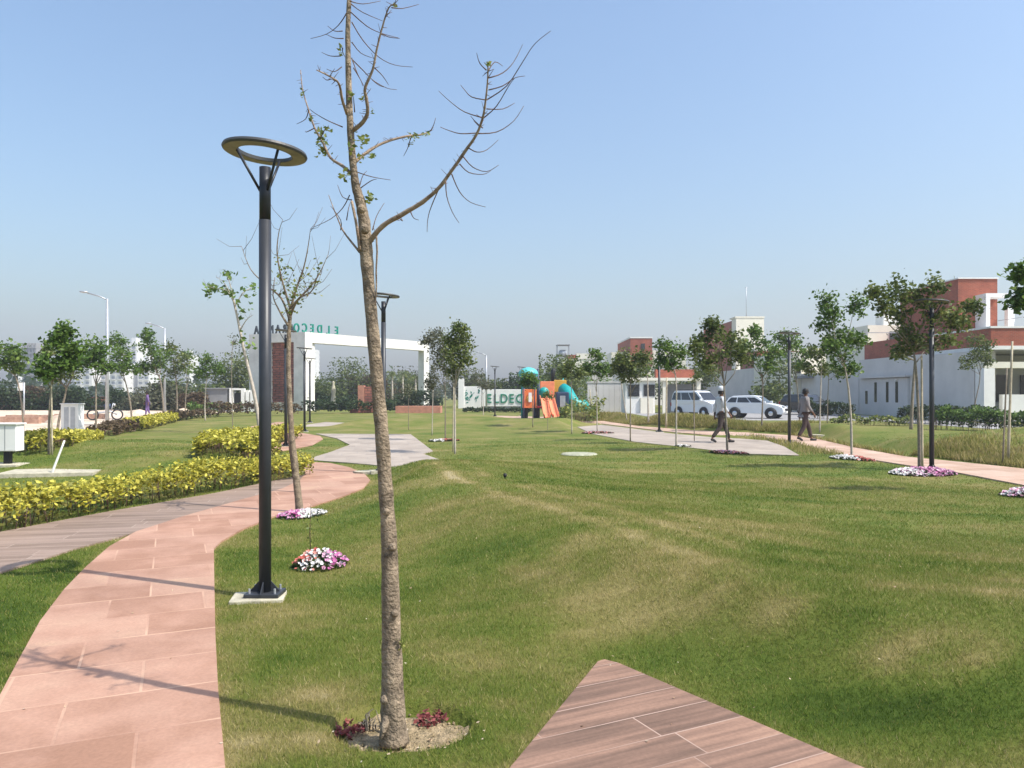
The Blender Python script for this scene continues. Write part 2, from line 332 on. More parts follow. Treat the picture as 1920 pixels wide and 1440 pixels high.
# ------------------------------------------------------------------ terrain: where the paving lies and how the lawn swells
def flat(px, py):
    d = EYE * FPX / (py - HOR); return ((px - CX) / FPX * d, d)
def smooth_poly(pts, sub=4, closed=True):
    out = []; n = len(pts)
    for i in range(n):
        p0, p1, p2, p3 = (np.array(pts[(i + k) % n], float) for k in (-1, 0, 1, 2))
        for j in range(sub):
            t = j / sub
            out.append(tuple(.5 * (2 * p1 + (p2 - p0) * t + (2 * p0 - 5 * p1 + 4 * p2 - p3) * t * t + (3 * p1 - p0 - 3 * p2 + p3) * t ** 3)))
    return out
def ribbon(cl, w, sub=6):
    n = len(cl); P = []
    for i in range(n - 1):
        p0 = np.array(cl[max(i - 1, 0)], float); p1 = np.array(cl[i], float); p2 = np.array(cl[i + 1], float); p3 = np.array(cl[min(i + 2, n - 1)], float)
        for j in range(sub):
            t = j / sub; P.append(.5 * (2 * p1 + (p2 - p0) * t + (2 * p0 - 5 * p1 + 4 * p2 - p3) * t * t + (3 * p1 - p0 - 3 * p2 + p3) * t ** 3))
    P.append(np.array(cl[-1], float)); Lf = []; Rt = []
    for i, p in enumerate(P):
        t = P[min(i + 1, len(P) - 1)] - P[max(i - 1, 0)]; t = t / np.linalg.norm(t); nn = np.array((-t[1], t[0])) * w / 2
        Lf.append(tuple(p + nn)); Rt.append(tuple(p - nn))
    return Lf + Rt[::-1]
F_ = flat
pink_px = [(-60, 1440), (-30, 1368), (30, 1253), (75, 1170), (120, 1110), (160, 1068), (205, 1028), (255, 1000), (340, 972), (450, 940), (530, 918), (563, 902), (572, 890), (570, 878), (585, 868), (620, 870), (655, 878), (683, 890), (694, 902), (682, 917), (640, 934), (590, 950), (520, 968), (455, 995), (415, 1018), (401, 1032), (402, 1100), (404, 1200), (409, 1300), (418, 1400), (424, 1470)]
pink = [F_(*p) for p in pink_px]
pink = smooth_poly(pink[2:-1], 3) if False else pink
x0, y0 = F_(-60, 1440)
pink = [(F_(424, 1470)[0] - .1, 1.0), (-3.2, 1.0), (x0 - .7, y0 - 1.0)] + pink
plank_left = [F_(*p) for p in [(-500, 1190), (0, 1077), (60, 1058), (140, 1032), (255, 1001), (340, 973), (450, 941), (530, 919), (562, 903), (573, 891), (560, 893), (400, 927), (200, 962), (0, 1000), (-500, 1090)]]
deck = [F_(*p) for p in [(1121, 1247), (1133, 1243), (1160, 1250), (1597, 1440)]] + [(2.2, 2.2), (1.6, 1.2), (-.8, 1.2), F_(962, 1442)]
plazaA = [F_(*p) for p in [(592, 814), (770, 815), (812, 847), (793, 852), (838, 868), (836, 872), (782, 882), (690, 872), (574, 863), (622, 848), (656, 835), (632, 823)]]
plazaB = [F_(*p) for p in [(575, 797), (610, 792), (668, 794), (660, 799), (600, 803), (572, 803)]]
plazaC = [F_(*p) for p in [(905, 783), (925, 780), (1060, 783), (1030, 787), (980, 789), (955, 794), (906, 790)]]
plazaR = [F_(*p) for p in [(1082, 801), (1128, 797), (1200, 806), (1262, 814), (1330, 820), (1400, 824), (1438, 827), (1470, 838), (1499, 855), (1400, 852), (1300, 841), (1190, 829), (1110, 814)]]
pathR = [F_(*p) for p in [(1072, 791), (1130, 790), (1200, 800), (1300, 808), (1400, 812), (1490, 818), (1540, 826), (1600, 840), (1700, 858), (1800, 868), (1930, 882), (2300, 915), (2300, 965), (1930, 914), (1800, 889), (1700, 874), (1600, 858), (1540, 846), (1490, 833), (1430, 822), (1330, 817), (1262, 811), (1200, 804), (1128, 795), (1082, 797)]]
snake = ribbon([F_(600, 822), F_(590, 832), F_(550, 842), F_(500, 850), F_(470, 856)], 1.3) if False else [F_(*p) for p in [(606, 824), (600, 818), (570, 813), (520, 806), (500, 801), (545, 797), (552, 792), (520, 792), (470, 800), (480, 812), (540, 820), (545, 826), (500, 838), (470, 848), (480, 856), (520, 848), (585, 836)]]
sand = [F_(*p) for p in [(-300, 880), (0, 836), (90, 823), (190, 810), (250, 798), (330, 783), (400, 776), (440, 771.5)]] + [(-40, 74), (-150, 74), (-150, 22)]
road = [(9.0, 44.5), (20.5, 44.0), (21.3, 26), (24.8, 26), (24.8, 150), (20, 150), (19.5, 62), (9.2, 60)]
PAVED = [pink, plank_left, deck, plazaA, plazaB, plazaC, plazaR, pathR, snake, sand, road]

def inside(poly, X, Y):
    r = np.zeros(X.shape, bool); n = len(poly)
    for i in range(n):
        x1, y1 = poly[i]; x2, y2 = poly[(i + 1) % n]
        if y1 == y2: continue
        c = ((y1 > Y) != (y2 > Y)) & (X < (x2 - x1) * (Y - y1) / (y2 - y1) + x1); r ^= c
    return r
def dist_poly(poly, X, Y, closed=True):
    D = np.full(X.shape, 1e9); n = len(poly)
    for i in range(n if closed else n - 1):
        x1, y1 = poly[i]; x2, y2 = poly[(i + 1) % n]; dx, dy = x2 - x1, y2 - y1; l2 = dx * dx + dy * dy + 1e-12
        t = np.clip(((X - x1) * dx + (Y - y1) * dy) / l2, 0, 1); D = np.minimum(D, np.hypot(X - x1 - t * dx, Y - y1 - t * dy))
    return D
def sstep(a, b, x):
    t = np.clip((x - a) / (b - a), 0, 1); return t * t * (3 - 2 * t)
CREST = [(-1.4, 13.5), (-.9, 10.8), (-.1, 8.6), (.66, 7.0), (1.30, 5.5), (2.25, 4.75), (3.6, 4.3), (5.5, 4.2)]
PITC = (-.515, 3.60); TRUNK0 = (-.55, 3.50)          # the tree pit in front
def terrain(X, Y):
    X = np.asarray(X, float); Y = np.asarray(Y, float)
    h = np.zeros(X.shape)
    d = dist_poly(CREST, X, Y, False); yc = np.interp(X, [p[0] for p in CREST], [p[1] for p in CREST]); h += .36 * np.exp(-(d / (1.2 + 1.3 * sstep(-.2, .6, Y - yc))) ** 2)
    for (cx, cy, rx, ry, a) in [(3.5, 9.5, 3.2, 2.4, .12), (-9.6, 18.5, 4, 3.0, .42), (-6.5, 15.6, 2.2, 1.5, .25), (2.5, 36, 7, 3, .35), (-3.5, 40, 4, 3, .5), (5, 21, 5, 3, .1),
                            (13.5, 19.5, 3.6, 2.4, .55), (17.5, 22.5, 5, 3.5, .5), (10.5, 27.5, 4, 3, .5), (7.8, 34, 4, 3.4, .4), (4.8, 43, 2.6, 2.6, .5), (-8.6, 36, 3.4, 2.2, .4)]:
        h += a * np.exp(-((X - cx) / rx) ** 2 - ((Y - cy) / ry) ** 2)
    h += .02 * np.sin(X * 1.3 + 1) * np.cos(Y * .9) * sstep(60, 30, Y)
    near = (Y > 0.5) & (Y < 75) & (np.abs(X) < 45)
    dm = np.full(X.shape, 1e9)
    if near.any():
        xs, ys = X[near], Y[near]; dd = np.full(xs.shape, 1e9)
        for p in PAVED:
            q = dist_poly(p, xs, ys); q[inside(p, xs, ys)] = 0; dd = np.minimum(dd, q)
        dm[near] = dd
    h *= sstep(0.02, 1.1, dm)
    h *= sstep(75, 55, np.abs(Y)) * sstep(45, 38, np.abs(X))
    pit = np.hypot((X - PITC[0]), (Y - PITC[1]) * 1.25); h -= .065 * sstep(.345, .30, pit)
    return h
def gz(x, y): return float(terrain(np.array([x]), np.array([y]))[0])
def at(px, py):
    z = 0
    for _ in range(12):
        d = (EYE - z) * FPX / (py - HOR); x = (px - CX) / FPX * d; z = .5 * z + .5 * gz(x, d)
    return Vector((x, d, gz(x, d)))
def lift(px, py, d):            # the point at depth d seen at a pixel
    return Vector(((px - CX) / FPX * d, d, EYE + (HOR - py) / FPX * d))
def dry_field(X, Y):
    f = np.zeros(X.shape); rs = np.random.default_rng(4); NZ = np.zeros(X.shape); tot = 0
    for k, fr in enumerate((2.2, 3.7, 6.1, 9.5, 15.0, 24.0)):
        for _ in range(4):
            a = rs.uniform(0, 6.28); ph = rs.uniform(0, 6.28); am = 1 / (1 + k * .35); NZ += am * np.sin(fr * (X * math.cos(a) + Y * math.sin(a)) + ph + 1.3 * np.sin(fr * .6 * (Y * math.cos(a) - X * math.sin(a)) + ph * 2)); tot += am * am
    NZ = np.clip(.5 + NZ / math.sqrt(tot) * .32, 0, 1)
    def blob(px, py, rx, ry, a):
        p = at(px, py); return a * np.exp(-((X - p.x) / rx) ** 2 - ((Y - p.y) / ry) ** 2)
    for b in [(1770, 1225, .32, .22, .65), (1860, 1240, .3, .15, .5), (1650, 1205, .4, .2, .3), (1430, 1150, .5, .25, .3), (1230, 1120, .6, .5, .22), (1000, 1050, .6, .7, .2),
              (930, 1240, .5, .3, .14), (640, 1300, .3, .2, .38), (900, 1335, .35, .15, .35), (760, 1405, .7, .12, .42), (560, 1400, .35, .12, .3), (560, 1150, .45, .4, .25), (450, 1240, .12, .5, .22),
              (1300, 1345, .25, .15, .2), (1600, 900, 3, 2, .12), (1250, 960, 1.2, .8, .15), (430, 1420, .1, .3, .35)]:
        f += blob(*b) * (.1 + 1.35 * NZ)
    d = dist_poly(CREST, X - .05, Y, False); f += .42 * np.exp(-(d / .12) ** 2) * (.3 + 1.2 * NZ) + .10 * np.exp(-(d / .6) ** 2)
    d2 = dist_poly([(p[0] + .55, p[1] + .3) for p in CREST], X, Y, False); f += .30 * np.exp(-(d2 / .10) ** 2) * (.1 + 1.3 * NZ)
    e = np.minimum(dist_poly(deck, X, Y), dist_poly(pink, X, Y)); f += .3 * np.exp(-(e / .05) ** 2)
    f += .10 * sstep(14, 40, Y) + .34 * (NZ - .5) - .06
    f -= .26 * np.exp(-((X + 4.0) / 1.3) ** 2 - ((Y - 5.2) / 1.6) ** 2) * (.5 + NZ)
    for (px, py, rx, ry, a_) in [(1560, 1330, .9, .32, .30), (1250, 1215, .5, .28, .26), (1850, 1330, .5, .3, .28), (700, 1120, .5, .4, .2), (980, 1180, .3, .3, .16), (900, 1290, .4, .2, .14), (520, 1230, .2, .25, .18)]:
        f += -blob(px, py, rx, ry, a_) * (.4 + 1.1 * NZ)
    f -= .10 * np.exp(-((X - 1.6) / .9) ** 2 - ((Y - 4.0) / .45) ** 2) + .12 * np.exp(-((X + 3.3) / .9) ** 2 - ((Y - 5.4) / 1.6) ** 2)
    return f

def warp(n, lim, lin):
    t = np.linspace(-1, 1, n); k = 7.0
    w = np.sinh(k * t) / math.sinh(k) * lim; return w + t * lin * (1 - np.abs(t))
gx = np.union1d(warp(521, 900, 40), np.linspace(-1.05, .05, 34))
ty = np.linspace(0, 1, 560); gy = -25 + 0 * ty
gy = np.concatenate([np.linspace(-60, 0, 12)[:-1], np.linspace(0, 14, 190)[:-1], np.linspace(14, 50, 200)[:-1], 50 + 850 * (np.linspace(0, 1, 90) ** 2.2)])
gy = np.union1d(gy, np.linspace(3.05, 3.95, 30)); GX, GY = np.meshgrid(gx, gy); GZ = terrain(GX.ravel(), GY.ravel())
V = np.stack([GX.ravel(), GY.ravel(), GZ], 1); nx = len(gx); ny = len(gy)
I, J = np.meshgrid(np.arange(nx - 1), np.arange(ny - 1)); a = (J * nx + I).ravel()
Fg = np.stack([a, a + 1, a + nx + 1, a + nx], 1)
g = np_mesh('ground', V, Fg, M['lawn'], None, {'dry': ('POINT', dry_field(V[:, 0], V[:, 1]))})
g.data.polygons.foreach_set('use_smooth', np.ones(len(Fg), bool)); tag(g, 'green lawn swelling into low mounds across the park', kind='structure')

def sheet(name, poly, m, z, label, follow=False, thick=.03):
    mb = MB(); mb.prism(list(poly), z - thick, z); o = mb.build(name, m); tag(o, label, kind='structure'); return o
sheet('path', pink, M['sandstone'], .022, 'pink sandstone path curving from the front left', thick=.05)
sheet('path', plank_left, M['plank_left'], .018, 'brown wood-look path beside the yellow hedge', thick=.05)
sheet('pavement', deck, M['plank'], .022, 'wood-look tile paving with pointed end in front', thick=.05)
sheet('pavement', plazaA, M['plaza'], .02, 'angular grey paving beyond the foreground tree')
sheet('pavement', plazaB, M['plaza'], .02, 'small grey paving strip before the white portal')
sheet('pavement', plazaC, M['sandpath'], .024, 'pale paving in front of the playground')
sheet('pavement', plazaR, M['plaza'], .018, 'long grey paving beside the right path')
sheet('path', pathR, M['sandpath'], .026, 'pale pink path curving along the right side')
sheet('path', snake, M['sandstone'], .016, 'pink path winding between the far yellow hedges')
sheet('sand', sand, M['sand'], .02, 'bare sandy ground of the building site at left')
sheet('road', road, M['road'], .012, 'grey road in front of the villas')

# ------------------------------------------------------------------ grass
PITS = [(PITC[0], PITC[1], .33)]
def grass_ring(d0, d1, dens, w, h, seed, ang=44, dcl=None):
    rng = np.random.default_rng(seed); A = R(ang)
    area = A * (d1 * d1 - d0 * d0); n = int(area * dens)
    r = np.sqrt(rng.uniform(d0 * d0, d1 * d1, n)); t = rng.uniform(-A, A, n); X = r * np.sin(t); Y = r * np.cos(t)
    keep = np.ones(n, bool)
    jx, jy = rng.normal(0, .011, (2, n)) if d1 < 10 else np.zeros((2, n))
    for p in PAVED: keep &= ~inside(p, X + jx, Y + jy)
    if d1 > 20: keep &= rng.uniform(0, 1, n) < sstep(29, 16, r)
    for (cx, cy, rr) in PITS: keep &= np.hypot(X - cx, (Y - cy) * 1.25) > rr * rng.uniform(.55, 1.05, n) ** .6
    X = X[keep]; Y = Y[keep]; n = len(X); dry = dry_field(X, Y)
    # bare patches thin out
    k2 = rng.uniform(0, 1, n) > np.clip((dry - .3) * 1.3, 0, .65); X, Y, dry = X[k2], Y[k2], dry[k2]; n = len(X)
    Z = terrain(X, Y); th = rng.uniform(0, 2 * math.pi, n); hh = h * rng.uniform(.45, 1.25, n); ww = w * rng.uniform(.7, 1.3, n)
    ln = rng.normal(0, .55, (n, 2)) * hh[:, None]
    bx, by = np.cos(th) * ww / 2, np.sin(th) * ww / 2
    V = np.stack([np.stack([X - bx, Y - by, Z - .004], 1), np.stack([X + bx, Y + by, Z - .004], 1), np.stack([X + ln[:, 0], Y + ln[:, 1], Z + hh], 1)], 1).reshape(-1, 3)
    vr = rng.uniform(0, 1, n); vr = np.where(rng.uniform(0, 1, n) < .09, vr + 1.1, vr); return V, np.repeat(dry, 3), vr
rings = [(1.8, 4.2, 15000, .0034, .023), (4.2, 6.0, 10500, .004, .024), (6.0, 9.0, 5000, .0055, .025), (9.0, 15.0, 1700, .008, .027), (15.0, 29.0, 420, .013, .03)]
Vs, Ds, Vr = [], [], []
for i, rg in enumerate(rings):
    v, dd, vv = grass_ring(*rg, seed=10 + i); Vs.append(v); Ds.append(dd); Vr.append(vv)
V = np.concatenate(Vs); Fg = np.arange(len(V)).reshape(-1, 3)
g = np_mesh('lawn_grass', V, Fg, M['blade'], None, {'dry': ('POINT', np.concatenate(Ds)), 'var': ('FACE', np.concatenate(Vr))})
tag(g, 'short mown green grass covering the park lawn', 'grass', kind='stuff')

# rough long grass on the bank beyond the right path
rng = np.random.default_rng(77)
bank = [F_(*p) for p in [(1100, 789), (1200, 799), (1300, 807), (1400, 811), (1490, 817), (1540, 825), (1600, 838), (1700, 856), (1800, 866), (1930, 880), (2100, 894)]]
cl = []
for i in range(len(bank) - 1):
    a = np.array(bank[i]); b = np.array(bank[i + 1]); L_ = np.linalg.norm(b - a); n = int(L_ * 1700)
    t = rng.uniform(0, 1, n)[:, None]; off = np.abs(rng.normal(0, .9, n))[:, None] + .05; nn = np.array((-(b - a)[1], (b - a)[0])) / L_
    if nn[1] < 0: nn = -nn
    if nn[0] < 0 and False: nn = -nn
    cl.append(a + (b - a) * t + nn * off)
P = np.concatenate(cl); X, Y = P[:, 0], P[:, 1]; k = ~inside(pathR, X, Y) & ~inside(road, X, Y) & ~inside(plazaR, X, Y); X, Y = X[k], Y[k]; n = len(X); Z = terrain(X, Y)
th = rng.uniform(0, 6.28, n); hh = .15 * rng.uniform(.4, 1.3, n); ww = .014 * rng.uniform(.7, 1.4, n); ln = rng.normal(0, .35, (n, 2)) * hh[:, None]
bx, by = np.cos(th) * ww, np.sin(th) * ww
V = np.stack([np.stack([X - bx, Y - by, Z], 1), np.stack([X + bx, Y + by, Z], 1), np.stack([X + ln[:, 0], Y + ln[:, 1], Z + hh], 1)], 1).reshape(-1, 3)
g = np_mesh('long_grass', V, np.arange(len(V)).reshape(-1, 3), M['blade'], None, {'dry': ('POINT', np.repeat(.12 + rng.uniform(0, .3, n), 3)), 'var': ('FACE', rng.uniform(0, 1, n))})
tag(g, 'long unmown olive grass along the bank beyond the right path', 'grass', kind='stuff')

# tree pit in front: bare soil
pr = np.random.default_rng(3); NR, NA = 14, 56; pv_ = [(PITC[0], PITC[1])]
for i in range(1, NR + 1):
    for k in range(NA):
        a = 2 * math.pi * k / NA; rr_ = .300 * i / NR * (1 + .07 * math.sin(3 * a + 1) + .05 * math.sin(7 * a)); pv_.append((PITC[0] + rr_ * math.cos(a), PITC[1] + rr_ * .8 * math.sin(a)))
pv_ = np.array(pv_); zz = terrain(pv_[:, 0], pv_[:, 1]) + .010 + pr.normal(0, .0035, len(pv_)); zz[-NA:] -= .03
fs = [(0, 1 + k, 1 + (k + 1) % NA) for k in range(NA)] + [(1 + i * NA + k, 1 + (i + 1) * NA + k, 1 + (i + 1) * NA + (k + 1) % NA, 1 + i * NA + (k + 1) % NA) for i in range(NR - 1) for k in range(NA)]
mb = MB(); mb.add(np.column_stack([pv_, zz]).tolist(), fs, True); tag(mb.build('soil_patch', M['soil']), 'round bare soil pit at the foot of the front tree', kind='structure')
mb = MB(); r3 = random.Random(12)
for _ in range(90):
    a = r3.uniform(0, 6.28); rr_ = .30 * math.sqrt(r3.random()); x = PITC[0] + rr_ * math.cos(a); y = PITC[1] + rr_ * .8 * math.sin(a); s_ = r3.uniform(.004, .013); z = gz(x, y) + .012
    mb.add([(x + s_ * r3.uniform(.6, 1.3) * ux, y + s_ * r3.uniform(.6, 1.3) * uy, z + s_ * r3.uniform(.5, 1) * uz) for ux, uy, uz in ((1, 0, 0), (0, 1, 0), (-1, 0, 0), (0, -1, 0), (0, 0, 1), (0, 0, -1))], [(0, 1, 4), (1, 2, 4), (2, 3, 4), (3, 0, 4), (1, 0, 5), (2, 1, 5), (3, 2, 5), (0, 3, 5)])
tag(mb.build('soil_clods', M['soil']), 'small clods of dry soil in the front tree pit', 'soil', kind='stuff')

# ------------------------------------------------------------------ ring lamps
def make_lamp(label):
    root = empty('ring_lamp', label=label, cat='lamp post', group='black ring lamps along the paths')
    mb = MB(); mb.tube([(0, 0, .03), (0, 0, 2.86)], .0455, 20); mb.build('pole', M['pole'], root)
    mb = MB(); mb.tube([(0, 0, 2.86), (0, 0, 3.26)], .0425, 20); mb.build('pole_top', M['pole_top'], root)
    tl = R(4.5)
    def T(x, y, z): return (x * math.cos(tl) + z * math.sin(tl), y, 3.375 - x * math.sin(tl) + z * math.cos(tl))
    mb = MB(); mb.lathe([(.197, -.012), (.197, .014), (.305, .018), (.312, .0), (.305, -.012)], 56, closed=True); mb.v = [T(*v) for v in mb.v]
    mb.build('ring_housing', M['ringtop'], root)
    mb = MB(); mb.lathe([(.203, -.0155), (.203, -.0125), (.299, -.0125), (.299, -.0155)], 56, closed=True); mb.v = [T(*v) for v in mb.v]
    mb.build('ring_diffuser', M['ringunder'], root)
    for a in (75, 195, 315):
        ca, sa = math.cos(R(a)), math.sin(R(a)); e = T(.205 * ca, .205 * sa, -.004)
        mb = MB(); mb.tube([(.035 * ca, .035 * sa, 3.08), e], .0105, 8); mb.build('bracket', M['pole_top'], root)
    mb = MB(); mb.box(-.13, .13, -.105, .105, 0.022, .05); mb.build('base_plate', M['pole'], root, bevel=.006)
    mb = MB()
    for a in range(4):
        ca, sa = math.cos(a * math.pi / 2), math.sin(a * math.pi / 2)
        mb = MB(); q = [(.045, .004, .05), (.115, .004, .05), (.045, .004, .13), (.045, -.004, .05), (.115, -.004, .05), (.045, -.004, .13)]
        mb.add([(x * ca - y * sa, x * sa + y * ca, z) for x, y, z in q], [(0, 2, 1), (3, 4, 5), (1, 2, 5, 4), (0, 3, 5, 2), (0, 1, 4, 3)]); mb.build('gusset', M['pole'], root)
    for sx in (-1, 1):
        for sy in (-1, 1):
            mb = MB(); mb.tube([(sx * .095, sy * .07, .05), (sx * .095, sy * .07, .085)], .009, 6, smooth=False); mb.build('bolt', M['galv'], root)
    mb = MB(); mb.box(-.235, .15, -.16, .12, -.05, .021, rz=R(10)); mb.build('concrete_footing', M['concrete'], root, bevel=.008)
    return root
lamp_spots = [((497, 1122), 'near black ring lamp standing on a pale footing beside the pink path'),
 ((719, 884), 'black ring lamp seen just right of the foreground tree trunk'),
 ((571, 810), 'small black ring lamp in front of the white portal pillar'),
 ((536, 838), 'black ring lamp behind the second bare tree'),
 ((581, 793), 'smallest black ring lamp just behind the portal pillar lamp'),
 ((1747, 884), 'tall black ring lamp in the big pink and white flower patch at right'),
 ((1480, 833), 'black ring lamp at the path edge in front of the walking man in grey'),
 ((1236, 811), 'black ring lamp left of the guard hut beside the grey paving'),
 ((928, 781), 'tiny black ring lamp before the white sign board'),
 ((978, 780), 'tiny black ring lamp beside the orange playground panel')]
lamp0 = None
for (p, lb) in lamp_spots:
    if lamp0 is None: lamp0 = o = make_lamp(lb)
    else: o = copy_tree(lamp0)
    q = at(*p); o.location = (q.x, q.y, q.z + .005); o['label'] = lb
    o.rotation_euler = (0, 0, 0)

# ------------------------------------------------------------------ the bare tree in front (traced, with its own depth)
def jit(rng, s): return rng.uniform(-s, s)
def branch_px(mb, pts, d0, d1, r0, r1, n, rng, base, sub=3, rough=.08):
    P = []; m = len(pts)
    for i, (x, y) in enumerate(pts): P.append(lift(x, y, d0 + (d1 - d0) * i / (m - 1)) - base)
    # catmull subdivision
    Q = []
    for i in range(m - 1):
        p0, p1, p2, p3 = P[max(i - 1, 0)], P[i], P[i + 1], P[min(i + 2, m - 1)]
        for j in range(sub):
            t = j / sub; Q.append(.5 * (2 * p1 + (p2 - p0) * t + (2 * p0 - 5 * p1 + 4 * p2 - p3) * t * t + (3 * p1 - p0 - 3 * p2 + p3) * t ** 3))
    Q.append(P[-1]); k = len(Q)
    rad = [r0 + (r1 - r0) * (i / (k - 1)) ** .8 for i in range(k)]
    mb.tube(Q, rad, n, rough=rough, rng=rng); return Q
base0 = Vector((TRUNK0[0], TRUNK0[1], gz(*TRUNK0)))
rng0 = random.Random(5)
tree0 = empty('bare_tree', base0, label='bare young tree with knobbly trunk standing in a soil pit in front', cat='tree')
mb = MB(); D0 = TRUNK0[1]
tp = [(739, 1392, 28), (738, 1372, 25), (737, 1335, 22.5), (736, 1280, 20.5), (734, 1200, 18.5), (732, 1100, 16.5), (729, 1000, 14.6), (722, 900, 13.2), (715, 800, 12.4), (707, 710, 11.8), (699, 620, 11.6), (692, 540, 11.4), (687, 480, 12.4), (685, 450, 12.8), (683, 415, 11), (676, 380, 9.6), (667, 350, 8), (662, 310, 7), (658, 260, 6.6), (655, 200, 6.2), (653, 130, 5.4), (652, 60, 4.8), (655, -10, 4.0), (658, -100, 3.6), (656, -190, 2.4), (662, -280, 1.2)]
T0 = []; Rr = []
for i in range(len(tp) - 1):
    for j in range(4):
        t = j / 4; a, b = tp[i], tp[i + 1]
        T0.append(lift(a[0] + (b[0] - a[0]) * t, a[1] + (b[1] - a[1]) * t, D0 + .12 * max(0, (700 - a[1]) / 1000)) - base0)
        Rr.append((a[2] + (b[2] - a[2]) * t) * D0 / FPX * (1 + rng0.uniform(-.045, .05)))
mb.tube(T0, Rr, 18, rough=.035, rng=rng0)
for (kx, ky, kr) in [(722, 1312, 10), (736, 1026, 8), (740, 1150, 8), (684, 430, 10), (725, 960, 7), (678, 392, 9)]:
    c = lift(kx, ky, D0 - .035) - base0; r = kr * D0 / FPX
    mb.lathe([(0.0, -r), (r * .6, -r * .75), (r * .95, -r * .2), (r * .8, r * .5), (r * .35, r * .9), (0, r)], 9, c=c, smooth=True)
# root flare and cut stubs
for (a, b) in [((728, 1340), (714, 1385))]:
    mb.tube([lift(*a, D0 - .03) - base0, lift(*b, D0 - .08) - base0], [.022, .008], 8, rough=.15, rng=rng0)
mb.build('trunk', M['bark'], tree0)
def C1(x, y): return (380 + x / 2.6667, y / 2.6667)
limbs = [([(830, 1215), (900, 1130), (1000, 1070), (1100, 1010), (1180, 940), (1240, 860), (1310, 760), (1370, 670), (1400, 590), (1415, 500), (1425, 400), (1427, 310)], 3.52, 3.15, .0135, .0026),
 ([(760, 812), (810, 770), (880, 725), (960, 695), (1040, 678), (1100, 672), (1145, 650)], 3.55, 3.85, .009, .003),
 ([(752, 652), (800, 612), (825, 560), (818, 490), (812, 440), (850, 350), (870, 250), (900, 130), (930, 40), (960, 20)], 3.55, 3.3, .011, .0022),
 ([(745, 870), (700, 830), (640, 790), (600, 710), (560, 640), (530, 550), (500, 450), (490, 350)], 3.55, 3.9, .009, .002),
 ([(722, 570), (698, 500), (682, 420), (640, 385), (570, 350)], 3.55, 3.3, .008, .0025),
 ([(785, 1260), (740, 1205), (700, 1150), (670, 1080), (650, 1030), (630, 975)], 3.52, 3.75, .006, .0015),
 ([(745, 1005), (770, 1130), (785, 1250)], 3.50, 3.50, .006, .007),
 ([(868, 1180), (872, 1260), (868, 1350), (868, 1440), (862, 1530)], 3.45, 3.50, .0045, .0035)]
mb = MB()
for l, a, b, r0, r1 in limbs: branch_px(mb, [C1(*p) for p in l], a, b, r0, r1, 8, rng0, base0, 4, .1)
mb.build('limb', M['bark_limb'], tree0)
twigs = [[(1420, 500), (1520, 430), (1600, 310), (1660, 220), (1740, 155)], [(1430, 390), (1500, 365), (1555, 310), (1600, 222)], [(1405, 590), (1470, 530), (1530, 430), (1560, 390)], [(1430, 450), (1500, 430), (1560, 390), (1612, 380)],
 [(1370, 665), (1290, 668), (1230, 652), (1188, 635)], [(1370, 668), (1470, 660), (1555, 605), (1605, 530)], [(1400, 588), (1310, 560), (1240, 510), (1180, 455)], [(1418, 500), (1345, 485), (1310, 450), (1290, 425)], [(1418, 350), (1385, 315), (1370, 265)],
 [(1425, 360), (1460, 310), (1500, 330)], [(1330, 740), (1370, 760), (1420, 750), (1478, 700)], [(1300, 780), (1350, 835), (1420, 858), (1480, 825)], [(1285, 820), (1330, 862), (1400, 872), (1440, 855)], [(1245, 870), (1285, 960), (1340, 1012), (1415, 1035)], [(1215, 900), (1220, 980), (1248, 1060), (1282, 1115)],
 [(1180, 945), (1140, 1040), (1125, 1100), (1122, 1160)], [(1420, 545), (1500, 545), (1560, 515)], [(1400, 640), (1365, 610), (1340, 580)], [(970, 1080), (1000, 1105), (970, 1060)], [(1040, 1060), (1055, 1090), (1080, 1100)],
 [(740, 60), (820, 130), (890, 165), (980, 190)], [(745, 110), (800, 200), (880, 285), (960, 325), (1050, 335)], [(720, 65), (680, 125), (620, 170), (540, 193)], [(705, 192), (660, 190), (615, 170)], [(700, 155), (660, 155), (625, 130)], [(695, 335), (660, 358), (620, 345)],
 [(745, 290), (775, 370), (812, 440)], [(745, 210), (790, 265), (850, 290)], [(742, 20), (800, 62), (900, 105)], [(735, 5), (800, 20), (890, 5)], [(750, 300), (800, 350), (850, 400), (920, 440), (970, 448)], [(850, 400), (880, 425), (905, 435)], [(860, 340), (900, 380), (930, 425)],
 [(945, 38), (1000, 42), (1080, 22)], [(890, 165), (930, 185), (985, 192)], [(700, 635), (620, 600), (560, 565), (535, 545)], [(530, 550), (515, 595), (470, 620)], [(735, 975), (700, 1040), (640, 1095), (552, 1137)], [(745, 1000), (700, 985), (675, 925)], [(790, 940), (840, 905), (870, 895)], [(785, 930), (800, 880), (820, 855)],
 [(770, 860), (850, 885), (940, 900)], [(850, 1150), (870, 1080), (908, 1015)], [(720, 1100), (730, 1040), (740, 1010)], [(690, 280), (640, 280), (595, 262)], [(700, 240), (700, 260), (715, 290)], [(690, 1150), (690, 1100), (640, 1030)], [(640, 395), (620, 400), (600, 385)], [(1140, 655), (1155, 625), (1165, 590)], [(1040, 690), (1025, 740), (1005, 780)],
 [(560, 640), (520, 660), (515, 655)], [(590, 690), (610, 650), (630, 630)], [(755, 340), (790, 400), (800, 430)], [(760, 560), (755, 500), (750, 470)]]
